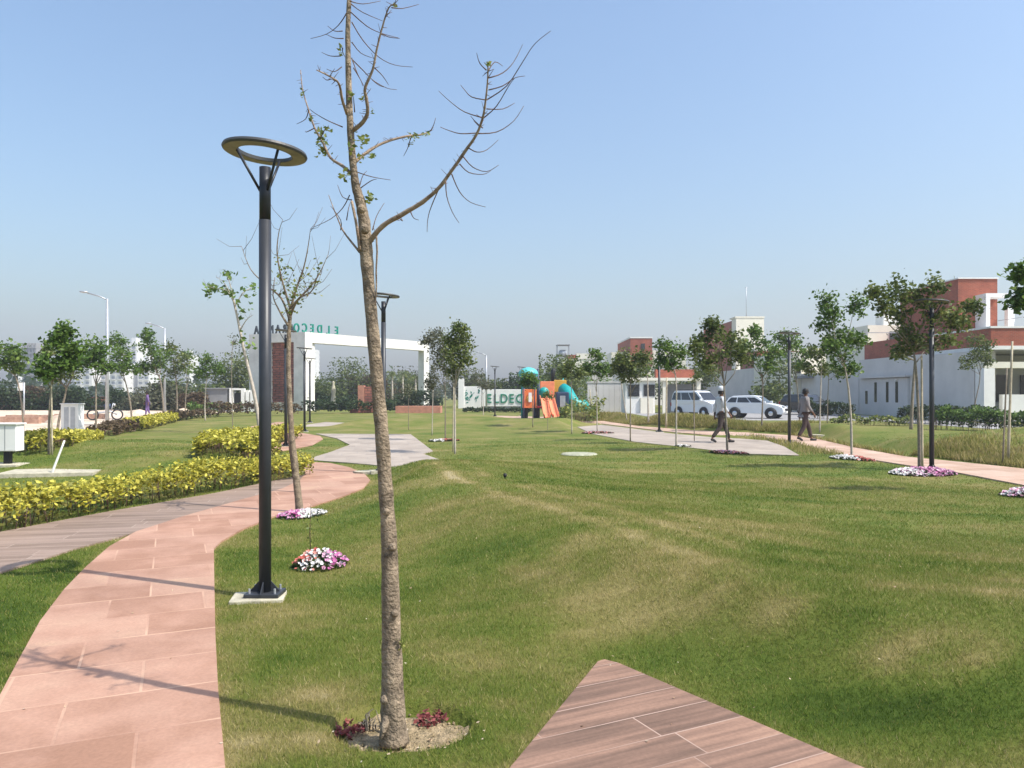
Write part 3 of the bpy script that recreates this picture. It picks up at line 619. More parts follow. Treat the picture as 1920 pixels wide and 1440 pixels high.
# unseen top of the tree above the frame also throws its shadow
twigs += [[(735, -60), (800, -110), (900, -130)], [(735, -140), (680, -200), (600, -230)], [(740, -260), (810, -330), (880, -420)], [(740, -400), (690, -480), (640, -560)], [(738, -330), (700, -420), (640, -430)], [(738, -470), (790, -560), (840, -600)]]
mb = MB()
for l in twigs:
    off = rng0.uniform(-.18, .18); a = 3.3 if l[0][0] > 1000 else 3.55
    if 960 < l[0][0] < 1200: a = 3.75 if l[0][1] < 800 else 3.4
    branch_px(mb, [C1(*p) for p in l], a, a + off, .0030, .0011, 5, rng0, base0, 3, .1)
# buds and short spurs along limbs
for l, a, b, r0, r1 in limbs[:5]:
    for i in range(len(l) - 1):
        for _ in range(5):
            t = rng0.random(); x = l[i][0] + (l[i + 1][0] - l[i][0]) * t; y = l[i][1] + (l[i + 1][1] - l[i][1]) * t; dd = a + (b - a) * (i + t) / (len(l) - 1)
            s = lift(*C1(x, y), dd) - base0; e = s + Vector((rng0.uniform(-.03, .03), rng0.uniform(-.03, .03), rng0.uniform(-.015, .03)))
            mb.tube([s, e], [.0018, .0008], 4)
mb.build('twig', M['bark_dark'], tree0)
# sprouting leaves
nrng = np.random.default_rng(8); C = []
for (x, y, sx, sy, n) in [(590, 700, 25, 45, 55), (620, 640, 22, 15, 14), (810, 695, 28, 22, 42), (850, 780, 18, 14, 14), (780, 790, 18, 16, 10), (600, 760, 30, 25, 26), (740, 480, 14, 20, 10), (800, 490, 15, 12, 8), (840, 990, 22, 26, 22), (720, 870, 20, 30, 16), (1060, 680, 30, 14, 26), (1120, 670, 20, 10, 10), (1030, 715, 12, 10, 6), (745, 740, 20, 50, 16), (1430, 315, 8, 10, 9), (690, 250, 14, 30, 14), (500, 470, 10, 50, 9), (540, 590, 12, 30, 8), (955, 28, 14, 8, 7), (850, 560, 10, 12, 3), (690, 880, 10, 10, 8)]:
    dep = 3.15 if x > 1300 else 3.8 if x > 1000 else 3.55
    if x < 640: dep = 3.7
    for _ in range(n): C.append(lift(*C1(x + nrng.normal(0, sx * .6), y + nrng.normal(0, sy * .6)), dep + nrng.normal(0, .05)) - base0)
for _ in range(14): C.append(lift(752 + nrng.normal(0, 5), 1208 + nrng.normal(0, 8), 3.46) - base0)
leaves('leaves', C, .014, M['leaf_sprout'], tree0, nrng, elong=1.7)

# little red plants and dead stems in the pit
def sprig(name, label, px, py, n, spread, size, m, h=.07, cat='plant', group=None, stem=True, seed=0):
    q = at(px, py); root = empty(name, q, label=label, cat=cat, group=group); r = np.random.default_rng(seed + int(px))
    c = []; mb = MB()
    for i in range(n):
        a = r.uniform(0, 6.28); rr = spread * math.sqrt(r.uniform()); x, y = rr * math.cos(a), rr * math.sin(a) * .8; z = h * r.uniform(.3, 1)
        if stem and i % 3 == 0: mb.tube([(x * .7, y * .7, -.01), (x, y, z)], [.0022, .0012], 4)
        for _ in range(3): c.append((x + r.normal(0, size * .5), y + r.normal(0, size * .5), max(.008, z + r.normal(0, size * .4))))
    if stem: mb.build('stem', M['bark_dark'], root)
    leaves('leaves', c, size, m, root, r, elong=1.5, up=.6); return root
sprig('red_plant', 'low red-leaved plant at the left rim of the front tree pit', 648, 1378, 60, .095, .016, M['leaf_red'], .045)
sprig('red_plant', 'small dark red plant right of the front tree trunk', 808, 1358, 46, .08, .016, M['leaf_red'], .045)
q = at(704, 1372); r_ = random.Random(4); mb = MB()
for i in range(16):
    x, y = r_.uniform(-.055, .055), r_.uniform(-.03, .03); mb.tube([(x, y, -.02), (x + r_.uniform(-.012, .012), y + r_.uniform(-.012, .012), r_.uniform(.03, .085)), (x + r_.uniform(-.03, .03), y - r_.uniform(0, .02), r_.uniform(.02, .12))], [.005, .004, .002], 6)
o = mb.build('dead_stems', M['bark_grey'], None, loc=q); tag(o, 'clump of pale dead cut stems left of the front trunk', 'dead plant')

# ------------------------------------------------------------------ generic young tree (each traced for its crown clumps, built at its own distance)
def young_tree(label, base, trunk, clumps, kind='leaf_green', bark='bark_grey', leaf=.075, dens=1.0, tr=.035, seed=0, name='young_tree', sprays=True, group='young trees with thin trunks planted in the park', depth=None, thick=1.0):
    q = at(*base) if depth is None else Vector(((base[0] - CX) / FPX * depth, depth, 0)); d = q.y; root = empty(name, q, label=label, cat='tree', group=group)
    rr = random.Random(seed * 7 + int(base[0])); r = np.random.default_rng(seed + int(base[0]) * 3)
    W = lambda x, y, dd=0: lift(x, y, d + dd) - q
    tr *= .8
    mb = MB(); P = [Vector((0, 0, -.03))] + [W(x, y, rr.uniform(-.05, .05)) for x, y in trunk]
    Q = []
    for i in range(len(P) - 1):
        p0, p1, p2, p3 = P[max(i - 1, 0)], P[i], P[i + 1], P[min(i + 2, len(P) - 1)]
        for j in range(4):
            t = j / 4; Q.append(.5 * (2 * p1 + (p2 - p0) * t + (2 * p0 - 5 * p1 + 4 * p2 - p3) * t * t + (3 * p1 - p0 - 3 * p2 + p3) * t ** 3))
    Q.append(P[-1]); k = len(Q); mb.tube(Q, [tr * (1 - .5 * i / (k - 1)) for i in range(k)], 8, rough=.06, rng=rr)
    top = P[-1]; C = []; Vv = []
    allc = []
    for (cx, cy, rx, ry) in clumps:
        kf = 1.16 if d > 24 else 1.04; rxm, rym = rx * kf / FPX * d, ry * kf / FPX * d; dep = rr.uniform(-.6, .6) * max(rxm, .35); c = W(cx, cy, dep)
        # limb from somewhere on the trunk below the clump
        cand = [p for p in Q if p.z < c.z - .1] or [top]
        s = cand[-1] if cand[-1].z < top.z - .01 else cand[max(0, len(cand) - 1 - rr.randrange(0, 3))]
        midp = (s + c) / 2 + Vector((rr.uniform(-.1, .1), rr.uniform(-.1, .1), -.06 * (c - s).length))
        mb.tube([s, midp, c], [tr * .42, tr * .3, tr * .14], 6, rough=.05, rng=rr)
        area = max(1, rxm * rym * 4); nsub = max(9, int(30 * area ** .75 * dens))
        tw = max(.2, min(.34, rxm * .6))
        for _ in range(nsub):
            v = r.normal(size=3); v /= np.linalg.norm(v); v *= r.uniform(.2, 1.3) ** .65
            sc = Vector((c.x + v[0] * rxm, c.y + v[1] * max(rxm, rym) * .9, c.z + v[2] * rym))
            if rr.random() < .5: mb.tube([c + Vector((rr.uniform(-.04, .04),) * 3), (c + sc) / 2 + Vector((0, 0, rr.uniform(-.04, .04))), sc], [tr * .12, tr * .09, tr * .05], 4)
            m_ = int(r.integers(7, 19)); light = r.uniform(-.25, .32)
            pts = np.array(sc)[None, :] + r.normal(size=(m_, 3)) * np.array((tw * .42, tw * .42, tw * .34))
            C.append(pts); Vv.append(np.clip(r.normal(.42 + light, .2, m_), 0, 1))
    mb.build('trunk', M[bark], root)
    if C: leaves('crown', np.concatenate(C), leaf * .74, M[kind], root, r, elong=1.5, var=np.concatenate(Vv), droop=.2)
    return root
YT = [
 # right side, near to far
 ('widest-crowned young tree beside the tall ring lamp in the pink flower patch', (1724, 882), [(1723, 800), (1720, 730), (1716, 680), (1712, 650)], [(1683, 545, 11, 20), (1686, 588, 12, 24), (1748, 538, 24, 14), (1705, 635, 22, 18), (1740, 590, 26, 24), (1640, 548, 16, 10), (1656, 575, 15, 12), (1782, 592, 22, 15), (1822, 577, 12, 6), (1762, 635, 22, 16), (1716, 560, 18, 14), (1690, 655, 18, 10), (1800, 605, 14, 9)], 'leaf_olive', 'bark_grey', .08, .72, .045),
 ('forked young tree with a broad grey trunk just behind the flower-patch tree', (1708, 806), [(1710, 760), (1714, 700), (1716, 672)], [(1712, 640, 16, 12), (1735, 655, 14, 10), (1690, 665, 14, 9)], 'leaf_olive', 'bark_grey', .085, .7, .10),
 ('young tree with three separate leafy heads above the white and red flowers', (1597, 860), [(1596, 800), (1592, 740), (1587, 705), (1583, 680)], [(1550, 563, 12, 14), (1562, 588, 15, 12), (1603, 573, 14, 18), (1548, 608, 13, 12), (1580, 630, 20, 16), (1610, 640, 15, 14), (1578, 668, 28, 16), (1560, 650, 14, 12), (1590, 695, 18, 8)], 'leaf_green', 'bark_pale', .08, .75, .04),
 ('young tree with a full rounded crown beside the walking man in the pale shirt', (1364, 850), [(1362, 800), (1359, 750), (1356, 705)], [(1345, 628, 24, 18), (1376, 642, 22, 20), (1318, 640, 16, 14), (1350, 668, 32, 14), (1306, 655, 10, 18), (1334, 607, 12, 8), (1385, 670, 18, 12), (1325, 685, 14, 10)], 'leaf_olive', 'bark_grey', .085, .8, .04),
 ('slim young tree left of the guard hut windows, small white flowers at its foot', (1268, 838), [(1268, 780), (1268, 720), (1264, 690)], [(1248, 650, 16, 13), (1270, 660, 16, 12), (1243, 678, 10, 9), (1262, 682, 16, 9)], 'leaf_green', 'bark_pale', .09, .8, .035),
 ('young tree with drooping olive crown in front of the small brick tower', (1182, 828), [(1182, 770), (1182, 720)], [(1166, 668, 12, 11), (1188, 688, 18, 12), (1203, 670, 10, 11), (1180, 705, 16, 9), (1160, 690, 9, 9)], 'leaf_olive', 'bark_grey', .09, .9, .032),
 ('young tree on the round brown bed at the far end of the grey paving', (1120, 812), [(1119, 760), (1118, 720)], [(1119, 662, 11, 11), (1116, 686, 18, 13), (1102, 692, 9, 9), (1130, 695, 12, 10)], 'leaf_green', 'bark_pale', .1, .9, .032),
 ('pale young tree right of the blue playground tube', (1072, 814), [(1072, 760), (1071, 715)], [(1070, 682, 10, 11), (1083, 700, 11, 8), (1060, 700, 8, 8)], 'leaf_olive', 'bark_pale', .1, .8, .03),
 ('pale leaning young tree right of the brown-bed tree', (1176, 790), [(1168, 740), (1162, 690), (1160, 665)], [(1160, 680, 14, 14), (1145, 695, 10, 9)], 'leaf_olive', 'bark_pale', .12, .7, .04),
 ('young tree with crown in front of the white villa tower', (1428, 800), [(1430, 750), (1430, 700)], [(1414, 622, 8, 9), (1425, 648, 18, 15), (1407, 668, 16, 12), (1450, 662, 12, 14), (1394, 648, 9, 8), (1440, 685, 14, 10)], 'leaf_green', 'bark_grey', .11, .9, .045),
 ('young tree whose crown surrounds the ring lamp head right of the parked hatchback', (1500, 800), [(1497, 750), (1492, 700)], [(1465, 630, 14, 10), (1490, 640, 18, 13), (1480, 655, 20, 11), (1508, 665, 12, 9), (1500, 685, 12, 8)], 'leaf_green', 'bark_grey', .11, .8, .04),
 ('tall pale pole-like young tree on a pale patch behind the man in grey', (1537, 818), [(1538, 760), (1540, 700), (1541, 650)], [(1530, 660, 16, 12), (1545, 690, 12, 10), (1516, 690, 12, 8), (1552, 640, 10, 9)], 'leaf_olive', 'bark_pale', .1, .7, .035),
 ('slim dark-trunked young tree in front of the grey villa wall', (1551, 796), [(1552, 750), (1554, 705)], [(1558, 690, 14, 10), (1572, 700, 10, 8)], 'leaf_olive', 'bark_grey', .1, .6, .04),
 ('double-stemmed young tree in front of the villa veranda', (1830, 800), [(1828, 760), (1836, 720), (1838, 690)], [(1828, 636, 14, 11), (1847, 650, 16, 11), (1812, 680, 12, 9), (1852, 676, 9, 8), (1834, 668, 14, 10)], 'leaf_olive', 'bark_grey', .1, .8, .04),
 ('leafy tree cut by the right edge of the photo', (1938, 930), [(1937, 800), (1934, 680), (1932, 600)], [(1917, 512, 7, 10), (1914, 560, 9, 10), (1942, 530, 16, 18), (1962, 575, 18, 14)], 'leaf_green', 'bark_grey', .08, .8, .035),
 ('thin dull sapling beside the silver van', (1302, 806), [(1302, 770), (1303, 720)], [(1302, 705, 8, 10)], 'leaf_olive', 'bark_grey', .09, .5, .025),
 # centre
 ('young tree with feathery upright crown in the middle of the lawn', (853, 851), [(853, 800), (853, 750), (854, 715)], [(860, 618, 11, 11), (870, 642, 15, 15), (850, 662, 18, 16), (871, 675, 13, 13), (852, 692, 13, 12), (862, 655, 17, 20), (846, 640, 10, 12)], 'leaf_olive', 'bark_pale', .07, 1.0, .038),
 ('greyish young tree with spread top against the portal pillar', (835, 826), [(835, 780), (835, 735)], [(818, 628, 16, 9), (830, 648, 18, 13), (804, 640, 12, 5), (836, 685, 12, 18), (826, 668, 14, 12)], 'leaf_grey', 'bark_grey', .075, .9, .03),
 ('thin young tree directly right of the portal pillar', (810, 817), [(811, 770), (812, 730)], [(813, 700, 9, 16), (808, 720, 8, 8)], 'leaf_grey', 'bark_pale', .08, .6, .025),
 ('small young tree left of the playground slides', (999, 801), [(999, 760), (999, 730)], [(990, 706, 10, 8), (1002, 715, 11, 8), (984, 718, 7, 6)], 'leaf_green', 'bark_grey', .1, .8, .028),
 ('thin sapling in front of the playground slides', (1027, 806), [(1027, 780), (1027, 755)], [(1028, 742, 5, 9)], 'leaf_olive', 'bark_grey', .08, .4, .015),
 ('slim young tree at the left end of the white sign board', (906, 786), [(906, 760), (905, 735)], [(898, 712, 12, 9), (912, 722, 10, 8)], 'leaf_grey', 'bark_pale', .1, .8, .035),
 ('thin stake-like sapling before the brick planter of the portal', (766, 806), [(766, 780), (766, 745)], [(766, 730, 6, 12)], 'leaf_grey', 'bark_grey', .09, .5, .02),
 # left
 ('nearest leafy tree of the left row, bamboo stake beside its trunk', (92, 852), [(92, 800), (94, 750), (97, 715)], [(95, 682, 22, 14), (118, 622, 13, 11), (110, 645, 18, 13), (132, 655, 14, 12), (84, 698, 16, 7), (125, 680, 14, 10)], 'leaf_green', 'bark_grey', .09, .9, .04),
 ('dark-trunked tree left of the white cabinet', (107, 813), [(112, 780), (120, 750), (126, 725)], [(130, 700, 20, 12), (105, 705, 14, 9), (145, 680, 12, 10), (88, 660, 12, 8)], 'leaf_olive', 'bark_grey', .11, .8, .07),
 ('leafy tree between the white cabinet and the street light', (180, 818), [(180, 780), (180, 740), (180, 710)], [(180, 650, 20, 14), (166, 676, 16, 12), (196, 686, 15, 12), (185, 665, 18, 12)], 'leaf_green', 'bark_grey', .11, 1.0, .05),
 ('leafy tree directly right of the first street light', (246, 799), [(246, 770), (240, 735), (232, 705)], [(218, 640, 16, 12), (232, 662, 17, 12), (220, 685, 20, 12), (243, 690, 12, 11)], 'leaf_green', 'bark_grey', .12, 1.0, .06),
 ('tree with a pointed top knob right of the white towers', (307, 787), [(306, 760), (302, 720), (296, 700)], [(277, 628, 11, 10), (278, 652, 15, 14), (300, 668, 17, 14), (266, 690, 13, 9), (290, 690, 16, 10)], 'leaf_green', 'bark_grey', .14, 1.0, .08),
 ('olive tree under the second street light', (332, 784), [(332, 750), (331, 715)], [(320, 656, 13, 11), (336, 676, 18, 13), (328, 698, 17, 10)], 'leaf_olive', 'bark_grey', .14, 1.0, .07),
 ('thinner tree right of the second street light', (347, 780), [(348, 750), (350, 720)], [(354, 668, 12, 8), (352, 692, 13, 10)], 'leaf_green', 'bark_grey', .14, .8, .06),
 ('rightmost leafy tree of the left row, beside the grey kiosk', (385, 789), [(384, 760), (386, 725), (388, 705)], [(384, 672, 12, 8), (396, 688, 15, 11), (411, 694, 9, 9), (378, 700, 10, 8)], 'leaf_green', 'bark_pale', .12, .9, .05),
 ('broad-leaved tree cut by the left edge of the photo', (44, 812), [(42, 770), (34, 720), (24, 695)], [(12, 655, 18, 10), (30, 668, 14, 9), (8, 680, 16, 8), (34, 690, 13, 8)], 'leaf_green', 'bark_grey', .12, .9, .05),
 ('thin leafless sapling before the far yellow hedge', (436, 814), [(436, 770), (434, 700), (436, 640)], [(438, 640, 4, 14)], 'leaf_grey', 'bark_grey', .06, .3, .022),
]
for i, t in enumerate(YT): young_tree(t[0], t[1], t[2], t[3], t[4], t[5], t[6], t[7], t[8], seed=i)

# second bare tree
def bare_tree(label, base, trunk, limbs_, twn, leafspots, bark, tr, seed, leaf=.03):
    q = at(*base); d = q.y; root = empty('bare_tree', q, label=label, cat='tree'); rr = random.Random(seed); r = np.random.default_rng(seed)
    mb = MB(); branch_px(mb, [base] + trunk, d, d + .1, tr, tr * .45, 10, rr, q, 4, .08); mb.build('trunk', M[bark], root)
    mb = MB(); tips = []
    for l in limbs_:
        Q = branch_px(mb, l, d, d + rr.uniform(-.8, .8), tr * .36, tr * .06, 6, rr, q, 4, .08); tips.append(Q)
    mb.build('limb', M[bark], root)
    mb = MB()
    for Q in tips:
        for _ in range(twn):
            i = rr.randrange(len(Q) // 4, len(Q)); s = Q[i]; e = s + Vector((rr.uniform(-.4, .4), rr.uniform(-.3, .3), rr.uniform(.0, .5))) * rr.uniform(.4, 1)
            mb.tube([s, (s + e) / 2 + Vector((0, 0, -.05)), e], [tr * .07, tr * .05, tr * .03], 4)
    mb.build('twig', M['bark_dark'], root)
    C = []
    for (x, y, sx, sy, n) in leafspots:
        for _ in range(n): C.append(lift(x + r.normal(0, sx), y + r.normal(0, sy), d + r.normal(0, .25)) - q)
    leaves('leaves', C, leaf, M['leaf_sprout'] if bark != 'bark_pale' else M['leaf_green'], root, r)
    return root
bare_tree('second bare tree growing from the pink and white flowers by the path bend', (562, 963), [(558, 920), (553, 870), (547, 815), (543, 750), (541, 680), (542, 620), (545, 578)],
 [[(543, 600), (528, 560), (500, 535), (470, 505), (453, 462)], [(545, 580), (530, 530), (520, 480), (522, 440), (530, 412)], [(545, 578), (556, 540), (570, 500), (578, 460), (582, 430)], [(546, 575), (570, 550), (595, 520), (615, 478)], [(545, 590), (560, 560), (585, 545), (598, 505)], [(540, 610), (525, 585), (512, 555), (515, 520)]],
 9, [(555, 545, 10, 14, 80), (530, 520, 10, 18, 50), (580, 530, 12, 14, 40), (525, 495, 8, 12, 24), (600, 505, 8, 12, 18), (545, 580, 8, 10, 24)], 'bark', .052, 21)
bare_tree('leaning pale-trunked tree with a sparse airy crown left of the near lamp', (488, 812), [(484, 780), (478, 745), (468, 700), (458, 660), (451, 625), (445, 595), (437, 560)],
 [[(440, 570), (425, 545), (400, 540), (388, 535)], [(438, 562), (432, 535), (425, 515), (420, 505)], [(440, 575), (455, 550), (470, 540), (478, 535)], [(450, 620), (462, 600), (475, 590)], [(437, 560), (420, 530), (405, 520)]],
 5, [(402, 540, 9, 5, 45), (425, 515, 8, 5, 30), (430, 550, 8, 6, 35), (465, 545, 8, 8, 25), (455, 580, 8, 10, 20), (390, 545, 4, 8, 16), (460, 640, 10, 10, 25)], 'bark_pale', .085, 22, leaf=.13)
for (lb, base, tr_, lm) in [('leafless pole tree with a forked tip beside the guard hut', (1216, 792), [(1215, 750), (1214, 700)], [[(1214, 705), (1206, 690), (1200, 676)], [(1214, 705), (1222, 690), (1226, 680)]])]:
    bare_tree(lb, base, tr_, lm, 4, [(1212, 690, 8, 8, 30)], 'bark_pale', .05, 23, leaf=.1)

# stakes
def stake(label, a, b, r=.02, m='bamboo', top=None):
    q = at(*a); e = lift(b[0], b[1], q.y + .1) - q; mb = MB(); rr = random.Random(int(a[0]))
    pts = [e * t for t in (0, .2, .4, .6, .8, 1)]; pts[0] = Vector((0, 0, -.05)); mb.tube(pts, [r * (1 - .06 * i) * rr.uniform(.95, 1.08) for i in range(6)], 8)
    return tag(mb.build('stake', M[m], None, loc=q), label, 'stake', 'wooden stakes beside the young trees')
stake('tall bamboo stake standing by itself at the far right', (1890, 866), (1898, 640), .03)
stake('thinner dark stake left of the tall bamboo stake', (1880, 872), (1888, 690), .02, 'bark_grey')
stake('bamboo stake pressed against the trunk of the flower-patch tree', (1729, 880), (1728, 668), .028)
stake('bamboo stake beside the centre lawn tree', (849, 848), (851, 720), .018)
stake('bamboo stake beside the first tree of the left row', (98, 853), (96, 690), .02)
stake('pale stake between the ring lamp and the guard hut', (1249, 799), (1250, 708), .045)
stake('brown stake tied to the second bare tree', (556, 925), (541, 812), .034, 'bark_dark')
stake('pale stake leaning beside the grey fence', (1110, 790), (1106, 730), .035)
stake('white pole leaning over the small concrete slab at left', (95, 893), (121, 826), .022, 'white')
stake('thin pole beside the rounded tree near the pale-shirted man', (1302, 828), (1300, 720), .015, 'bark_grey')

# little young saplings inside the left near bed
q = at(583, 1045); mb = MB(); mb.tube([(0, 0, -.02), (-.01, .0, .25), (.0, 0, .5)], [.005, .004, .002], 5)
o = empty('sapling', q, label='tiny thin sapling rising from the near flower patch', cat='sapling'); mb.build('stem', M['bark_dark'], o)
leaves('leaves', [(np.random.default_rng(i).normal(0, .03), np.random.default_rng(i + 50).normal(0, .03), .12 + .018 * i) for i in range(20)], .022, M['leaf_sprout'], o, np.random.default_rng(2))

# ------------------------------------------------------------------ flower patches
def flower_patch(label, px, py, rx, ry, h, parts, seed, size=.035, n=None, name='flower_patch', leafk='leaf_dark'):
    """parts: list of (part name, material, angular/lateral range -1..1, share)"""
    q = at(px, py); root = empty(name, q, label=label, cat='flower bed', group='round flower patches at the feet of trees'); r = np.random.default_rng(seed)
    z0 = q.z
    n = n or int(rx * ry * 2600)
    def place(k, lo, hi, lift_):
        out = []
        while len(out) < k:
            x, y = r.uniform(-1, 1), r.uniform(-1, 1)
            if x * x + y * y > 1 or not (lo <= x + .15 * y + r.normal(0, .06) <= hi): continue
            dome = h * (1 - (x * x + y * y) ** 1.2) + .02
            X, Y = x * rx, y * ry; out.append((X, Y, gz(q.x + X, q.y + Y) - z0 + dome * lift_ * r.uniform(.75, 1.1)))
        return np.array(out)
    leaves('foliage', place(int(n * 2.2), -2, 2, .75), size * 1.0, M[leafk], root, r, up=.8)
    for (pn, m, lo, hi, share) in parts:
        Cn = place(max(6, int(n * share)), lo, hi, 1.0); k = len(Cn)
        nr = r.normal(0, .45, (k, 3)); nr[:, 2] = 1; nr[:, 1] -= .5; nr /= np.linalg.norm(nr, axis=1)[:, None]
        u = np.cross(nr, np.tile([1., .1, 0], (k, 1))); u /= np.linalg.norm(u, axis=1)[:, None]; w = np.cross(nr, u); V = []
        s = size * .62 * r.uniform(.7, 1.25, k)
        V.append(Cn - nr * .006)
        for j in range(10):
            a = 2 * math.pi * j / 10; rr_ = s * (1.0 if j % 2 == 0 else .72); V.append(Cn + (u * math.cos(a) + w * math.sin(a)) * rr_[:, None] + nr * .008)
        V = np.stack(V, 1).reshape(-1, 3); b = np.arange(k)[:, None] * 11
        F = np.concatenate([np.concatenate([b, b + 1 + j, b + 1 + (j + 1) % 10], 1) for j in range(10)])
        np_mesh(pn, V, F, M[m], root, {'var': ('FACE', np.tile(r.uniform(0, 1, k), 10))})
    return root
FP = [('near flower patch of white, pink and coral petunias on the slope', 600, 1062, .25, .24, .12, [('white_blossoms', 'fl_white', -.6, .5, .55), ('magenta_blossoms', 'fl_magenta', .3, 1.2, .22), ('pink_blossoms', 'fl_pink', .1, .9, .18), ('coral_blossoms', 'fl_red', -1.2, -.1, .3)], .034),
 ('flower patch of pink and white blossoms under the second bare tree', 566, 968, .30, .30, .05, [('magenta_blossoms', 'fl_magenta', -1.2, .1, .35), ('pink_blossoms', 'fl_pink', -1.2, .2, .25), ('white_blossoms', 'fl_white', -.1, 1.2, .55)], .036),
 ('biggest flower patch, pink with white end, around the tall ring lamp', 1729, 889, .62, .45, .10, [('white_blossoms', 'fl_white', -1.2, -.3, .3), ('pink_blossoms', 'fl_pink', -.8, 1.2, .45), ('magenta_blossoms', 'fl_magenta', -.1, 1.2, .25)], .05),
 ('flower patch white on the left and red on the right by the path', 1598, 862, .50, .32, .07, [('white_blossoms', 'fl_white', -1.2, -.05, .4), ('coral_blossoms', 'fl_red', -.1, 1.2, .35)], .05),
 ('flower patch of pink blossoms at the right edge of the photo', 1922, 931, .32, .3, .10, [('pink_blossoms', 'fl_pink', -1.2, 1.2, .6), ('white_blossoms', 'fl_white', -1.2, 0, .25)], .045),
 ('reddish flower patch under the tree beside the pale-shirted man', 1368, 851, .50, .28, .05, [('coral_blossoms', 'fl_red', -1.2, 1.2, .35), ('pink_blossoms', 'fl_pink', -.5, .3, .15)], .05),
 ('small white flower patch beside the slim tree near the grey paving', 1280, 838, .24, .2, .04, [('white_blossoms', 'fl_white', -1.2, 1.2, .7)], .05),
 ('brown and pink flower patch at the far end of the grey paving', 1121, 813, .62, .35, .05, [('coral_blossoms', 'fl_red', -1.2, 1.2, .2), ('pink_blossoms', 'fl_pink', -1.2, 1.2, .12)], .06),
 ('pale flower patch under the greyish tree near the portal', 832, 827, .50, .3, .04, [('white_blossoms', 'fl_white', -1.2, 0, .25), ('coral_blossoms', 'fl_red', -.1, 1.2, .25)], .06)]
for i, f in enumerate(FP): flower_patch(f[0], f[1], f[2], f[3], f[4], f[5], f[6], 40 + i, f[7])

# ------------------------------------------------------------------ hedges
def hedge(label, line, w, h, seed, m_top='leaf_yellow', m_low='leaf_hedge', dens=900, size=.05, stems=True, group='low yellow-leaved hedges', cat='hedge', world=False, share=.55, name='hedge'):
    P = [Vector((*p, gz(*p))) for p in line] if world else [at(*p) for p in line]
    root = empty(name, P[0], label=label, cat=cat, group=group); o = P[0]; r = np.random.default_rng(seed)
    top, low = [], []; mb = MB(); rr = random.Random(seed)
    for i in range(len(P) - 1):
        a, b = P[i], P[i + 1]; t_ = b - a; L_ = math.hypot(t_.x, t_.y); nn = Vector((-t_.y, t_.x, 0)).normalized(); n = int(L_ * dens * w)
        t = r.uniform(0, 1, n); s = r.uniform(-.5, .5, n)
        X = a.x + t_.x * t; Y = a.y + t_.y * t
        hv = h * (1 + .13 * np.sin(X * 5.1 + seed) + .10 * np.sin(X * 13.7 + Y * 9.1) + .06 * np.sin(X * 31 + Y * 23)) * (1 - .35 * (2 * np.abs(s)) ** 4)
        wv = w * (1 + .12 * np.sin(X * 4 + Y * 3.1))
        zz = r.uniform(0, 1, n) ** .6
        edge = r.uniform(0, 1, n) < .6
        s = np.where(edge, np.sign(s) * r.uniform(.38, .52, n), s); zz = np.where(edge, .18 + .82 * zz, .75 + .3 * zz)
        PX = X + nn.x * s * wv - o.x; PY = Y + nn.y * s * wv - o.y; PZ = a.z + (b.z - a.z) * t + zz * hv + r.normal(0, .015, n) - o.z
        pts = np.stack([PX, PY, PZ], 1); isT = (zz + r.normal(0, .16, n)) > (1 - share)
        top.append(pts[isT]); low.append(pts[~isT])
        if stems:
            for _ in range(int(L_ * 26)):
                u = rr.random(); sd_ = rr.uniform(-.45, .45); c = a + t_ * u + nn * sd_ * w - o
                mb.tube([c - Vector((0, 0, .03)), c + Vector((rr.uniform(-.05, .05), rr.uniform(-.05, .05), h * .6))], [.006, .004], 4)
    if stems: tag(mb.build('stems', M['bark_dark'], root), kind='stuff')
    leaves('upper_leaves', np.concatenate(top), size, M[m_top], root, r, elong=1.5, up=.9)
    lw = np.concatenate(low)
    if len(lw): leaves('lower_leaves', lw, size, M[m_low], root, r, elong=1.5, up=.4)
    return root
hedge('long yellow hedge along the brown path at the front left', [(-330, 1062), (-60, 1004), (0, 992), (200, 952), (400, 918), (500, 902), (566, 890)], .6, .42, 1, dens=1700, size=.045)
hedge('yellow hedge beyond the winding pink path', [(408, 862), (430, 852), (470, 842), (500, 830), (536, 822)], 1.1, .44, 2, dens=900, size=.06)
hedge('short brownish-yellow hedge between the two larger yellow hedges', [(425, 872), (470, 868), (510, 866)], .5, .38, 3, dens=600, size=.07, share=.35)
hedge('yellow hedge at the left edge beside the white meter box', [(28, 852), (90, 842), (155, 832)], 1.0, .36, 4, dens=700, size=.065)
hedge('narrow yellow hedge at the edge of the sandy ground', [(240, 808), (280, 799), (316, 790)], 1.1, .42, 5, dens=420, size=.09)
hedge('brown dried hedge continuing the narrow yellow hedge', [(190, 818), (215, 812), (240, 808)], .9, .4, 6, m_top='leaf_brown', m_low='leaf_brown', dens=260, size=.11, group='dark hedges')
hedge('dark hedge strip running from the narrow yellow hedge to the kiosk', [(316, 790), (350, 785), (400, 783)], 1.0, .45, 7, m_top='leaf_brown', m_low='leaf_dark', dens=200, size=.13, group='dark hedges')
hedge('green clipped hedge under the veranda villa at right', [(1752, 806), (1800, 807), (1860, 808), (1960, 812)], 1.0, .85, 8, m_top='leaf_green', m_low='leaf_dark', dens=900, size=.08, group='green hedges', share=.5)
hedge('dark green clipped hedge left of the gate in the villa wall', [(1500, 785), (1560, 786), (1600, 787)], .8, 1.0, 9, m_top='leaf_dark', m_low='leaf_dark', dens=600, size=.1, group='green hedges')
hedge('dark hedge right of the gate in the villa wall', [(1692, 792), (1750, 795), (1870, 798)], .8, .9, 10, m_top='leaf_dark', m_low='leaf_dark', dens=600, size=.1, group='green hedges')
